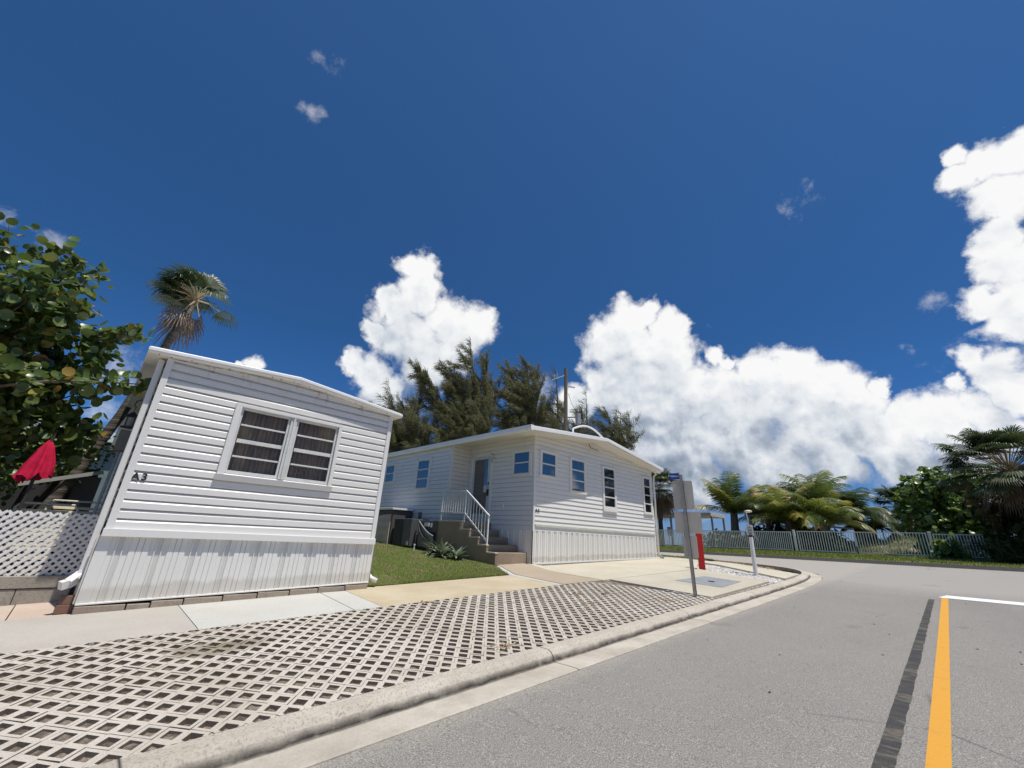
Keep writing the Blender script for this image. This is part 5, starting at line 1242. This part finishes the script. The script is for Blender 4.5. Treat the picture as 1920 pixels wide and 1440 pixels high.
# --- understory at right, hedge by the kerb
random.seed(50)
F_UND = foliage('understory_leaf',[(0,(.012,.022,.008)),(.6,(.035,.06,.016)),(1,(.09,.11,.03))],.5,.15,.4)
def blades(name,lab,pts,n,L_,mat,cat,group=None):
    T = empty(name,pts[0][:3],lab,cat,group); m = MB()
    for k in range(n):
        x,y,z,r = random.choice(pts); p = Vector((x+random.gauss(0,r*.5),y+random.gauss(0,r*.5),z)); d = (rv()*.7+Vector((0,0,.9))).normalized(); l = L_*random.uniform(.5,1.2); s = d.cross(rv()).normalized()*.035
        q = p+d*l*.6; tip = q+(d+Vector((0,0,-.7))).normalized()*l*.5; m.add([tuple(p-s),tuple(p+s),tuple(q+s),tuple(tip),tuple(q-s)],[(0,1,2,4),(4,2,3)],random.random())
    m.build('leaves', mat, T)
blades('fern_shrub','dark strappy undergrowth below the shaggy palms at the right edge',[(29.5,-2.6,.95,.9),(29.2,-3.6,.95,1.0),(28.8,-4.6,.9,1.1),(28.5,-5.8,.9,1.2),(30.3,-3.2,1.2,1.2),(30.3,-2.4,1.3,.9),(29.6,-5,1.5,1.3)],4200,1.3,F_UND,'shrub')
bush('dark_shrub',(30.8,-3.4,1.0),[(30.9,-2.6,2.2,1.2),(30.8,-3.8,2.4,1.4),(30.4,-5.2,2.4,1.5),(31.2,-2.2,3.4,1.0),(30.9,-4.4,3.8,1.2)],.24,2600,'dark broadleaf shrub under the shaggy palms at the right edge',mat=F_UND,cat='shrub')
bush('sea_grape_bush',(34.5,-11,1.0),[(31,-9,3,2.2),(31,-12,3.6,2.6),(31,-15.5,3.4,2.6)],.34,2200,'round leaved bush just beyond the right edge of the photo',mat=F_UND)
bush('beach_shrub',(37,20,1.0),[(37,19.2,1.9,.9),(37,21,1.9,1.0),(38,14.8,1.4,.7)],.2,800,'low green beach shrub behind the fence below the shelter',cat='shrub')
random.seed(51)
bush('dark_hedge',(36,9,1.0),[(35.2,12.6,1.5,.75),(35.2,11.2,1.5,.7),(35.2,8.9,1.6,.8),(35.2,7.7,1.6,.8),(35.6,6.3,1.6,.7),(35.8,5.2,1.5,.6),(38.8,10.8,1.9,1.0),(38.8,9.2,2.0,1.1),(38.6,7.6,2.0,1.1),(38.6,6.2,1.8,1.0),(44.5,4.4,1.9,.7),(44.5,2.8,2.1,.6)],.2,9000,'dark hedge filling the gaps behind the picket fence under the palms',mat=F_UND,cat='hedge')
bush('patio_hedge',(-.9,10.6,.5),[(-.35,10.7,2.3,.42),(-.75,10.6,2.2,.5),(-1.3,10.6,1.9,.6),(-1.9,10.6,1.9,.8)],.07,3000,'small leaved green hedge behind the crimson umbrella',cat='hedge')
# --- grass
def grass(name, n, sampler, hgt, wid, mat, lab):
    rs = np.random.RandomState(5); V = []; F = []; Tn = []
    for k in range(n):
        s = sampler(rs)
        if s is None: continue
        x,y = s; z = G(x,y)-.005; h_ = hgt*(.5+rs.rand()*.8); a = rs.rand()*6.28; ln = h_*rs.rand()*.8; b = rs.rand()*6.28
        i = len(V); V += [(x-cos(a)*wid,y-sin(a)*wid,z),(x+cos(a)*wid,y+sin(a)*wid,z),(x+cos(b)*ln,y+sin(b)*ln,z+h_)]; F.append((i,i+1,i+2)); t = rs.rand(); Tn += [t,t,t]
    m = MB(); m.v = V; m.f = F; m.t = Tn; o = m.build(name, mat); o['kind'] = 'stuff'; o['label'] = lab; o['category'] = 'grass'
F_GR = foliage('grass_blade',[(0,(.08,.11,.02)),(.6,(.17,.23,.035)),(.88,(.26,.30,.07)),(1,(.42,.36,.2))],.6,.35,.3)
LAWN = [(3.36,6.45),(6.36,6.43),(7.0,7.5),(7.02,10.5),(7.3,14),(3.36,14)]
sheet('lawn', LAWN, .012, GRG, step=.4)
def s1(rs):
    y = 6.42+8*rs.rand()**1.5; x = 3.33+4.05*rs.rand()
    if x > np.interp(y,[6.4,7.5,14],[6.37,7.02,7.3]): return None
    if y < 7.3 and x < 4.6 and rs.rand() < .75*(1-((x-3.4)**2+(y-6.9)**2)): return None   # worn patch by the downspout
    return x,y
grass('grass', 70000, s1, .042, .0045, F_GR, 'short green lawn between the two mobile homes')
sheet('verge', [(25.56,-12),(33.2,-12),(33.2,30),(25.56,30)], .01, GRG, step=1)
def s2(rs):
    return 25.55+7.6*rs.rand(), -7+26*rs.rand()
grass('grass', 26000, s2, .08, .02, F_GR, 'mown grass verge below the white picket fence')
def s3(rs):
    y = 6.8+14*rs.rand(); x = 16.4+3.2*rs.rand()
    if kd(x,y) < .5: return None
    return x,y
sheet('verge', [(16.5,6.9),(18.75,7.0),(19.3,10),(19.5,14),(19.5,30),(16.3,30),(16.3,9)], .012, GRG, step=.5)
grass('grass', 9000, s3, .06, .012, F_GR, 'grass patch at the end of the driveway beside the cross street')
def s4(rs):
    return 35+9*rs.rand(), -1+8*rs.rand()
grass('grass', 5000, s4, .22, .02, F_GR, 'dry beach grass on the sandy rise beyond the gates')
# --- gravel and mulch
def stones(name, n, sampler, size, c, lab, dz=0):
    rs = np.random.RandomState(8); m = MB()
    for k in range(n):
        s = sampler(rs)
        if s is None: continue
        x,y = s; z = G(x,y)+dz; r = size*(.5+rs.rand()); q = rs.rand(6,3)*.5+.6
        V = [(x+r*q[0,0],y,z),(x-r*q[1,0],y,z),(x,y+r*q[2,0],z),(x,y-r*q[3,0],z),(x+r*(rs.rand()-.5)*.6,y+r*(rs.rand()-.5)*.6,z+r*.8*q[4,0]),(x,y,z-r*.4)]
        m.add(V,[(0,2,4),(2,1,4),(1,3,4),(3,0,4),(2,0,5),(1,2,5),(3,1,5),(0,3,5)],rs.rand())
    n_ = NT(name+'_mat',.85,.3); n_.color(n_.ramp(n_.attr(),c)); o = m.build(name, n_.m); o['kind'] = 'stuff'; o['label'] = lab; o['category'] = 'gravel'
WG = [(0,(.30,.27,.24)),(.4,(.58,.55,.50)),(1,(.78,.76,.72))]
def g1(rs):
    x = 11.7+2.3*rs.rand(); y = 3.1+2.35*rs.rand()
    if x < 11.93 and y < 4.93: return None
    if x > 12.85+.45*(y-3.1) or y > 4.98+.32*(x-12): return None
    return x,y
stones('gravel',6500,g1,.026,WG,'white gravel around the red bollard and the notice post',-.025)
def g2(rs):
    x = 7.6+6.8*rs.rand(); y = 3.03+.2*rs.rand()
    if x < 8.3: y = 3.04+.35*rs.rand()*(x-7.6)
    return x,y
stones('gravel',3000,g2,.02,WG,'scattered gravel between the kerb and the corner slab',-.03)
MG = [(0,(.06,.035,.02)),(.5,(.20,.12,.07)),(1,(.45,.32,.2))]
def g3(rs):
    x = 8.2+6.4*rs.rand(); return x, 3.03+.13*rs.rand()
stones('leaf_litter',1600,g3,.018,MG,'brown leaf litter along the inner edge of the kerb',-.025)
def g4(rs):
    t = rs.rand(); x = 14.6+2.6*t; y = 3.3+2.3*t+.8*rs.rand()
    return (x,y) if kd(x,y) > .5 else None
stones('leaf_litter',1500,g4,.03,MG,'brown mulch strip inside the rounded street corner',.01)
def g5(rs):
    k = rs.randint(0,6); c = [(3.4,4.93),(6.4,4.2),(5.6,3.9),(5.9,4.4),(3.25,3.25),(7.0,3.4)][k]; return c[0]+rs.normal()*.09, c[1]+rs.normal()*.04
stones('leaf_litter',260,g5,.014,MG,'small clumps of dry leaves caught in the paver cells',.006)
def g6(rs):
    return -1+14*rs.rand(), -1.5+4*rs.rand()
stones('leaf_litter',46,g6,.012,[(0,(.03,.02,.015)),(1,(.12,.08,.05))],'tiny dark leaf scraps scattered on the asphalt',.0)
# gravel bed below the loose stones
def gbed():
    n = NT('gravel_bed',.95,.2); v = n.vor(34, out='Color'); f = n.noise(60,3,.6)
    s_ = n.sep(v)[0]; c = n.ramp(s_,[(0,(.16,.14,.12)),(.4,(.42,.39,.35)),(1,(.70,.67,.63))]); c = n.mix(n.ramp(f,[(.5,0),(.7,.5)]),c,(.15,.12,.1))
    n.color(c); n.bump(n.vor(34),.03,1); return n.m
sheet('gravel_bed', [(8.2,3.06),(14.6,3.07),(15.6,3.5),(16.2,4.4),(16,5.5),(13.4,5.9),(11.95,4.95),(7.9,4.95)], -.04, gbed(), step=.5)

coconut('coconut_palm',(38.5,9.0,1.2),(38.5,9.2,3.2),3.1,22,'low dense coconut palm filling the gap behind the notice post',r=.2,tints=(.3,.75),up=1.3,low=-.1,seed=61,arch=.8)
coconut('coconut_palm',(39,6.2,1.2),(39,6.3,3.7),3.2,22,'second green coconut palm overlapping the tallest one on its right',r=.2,tints=(.2,.6),up=1.2,low=-.3,seed=62,wind=(0,-.25,0),arch=.8)
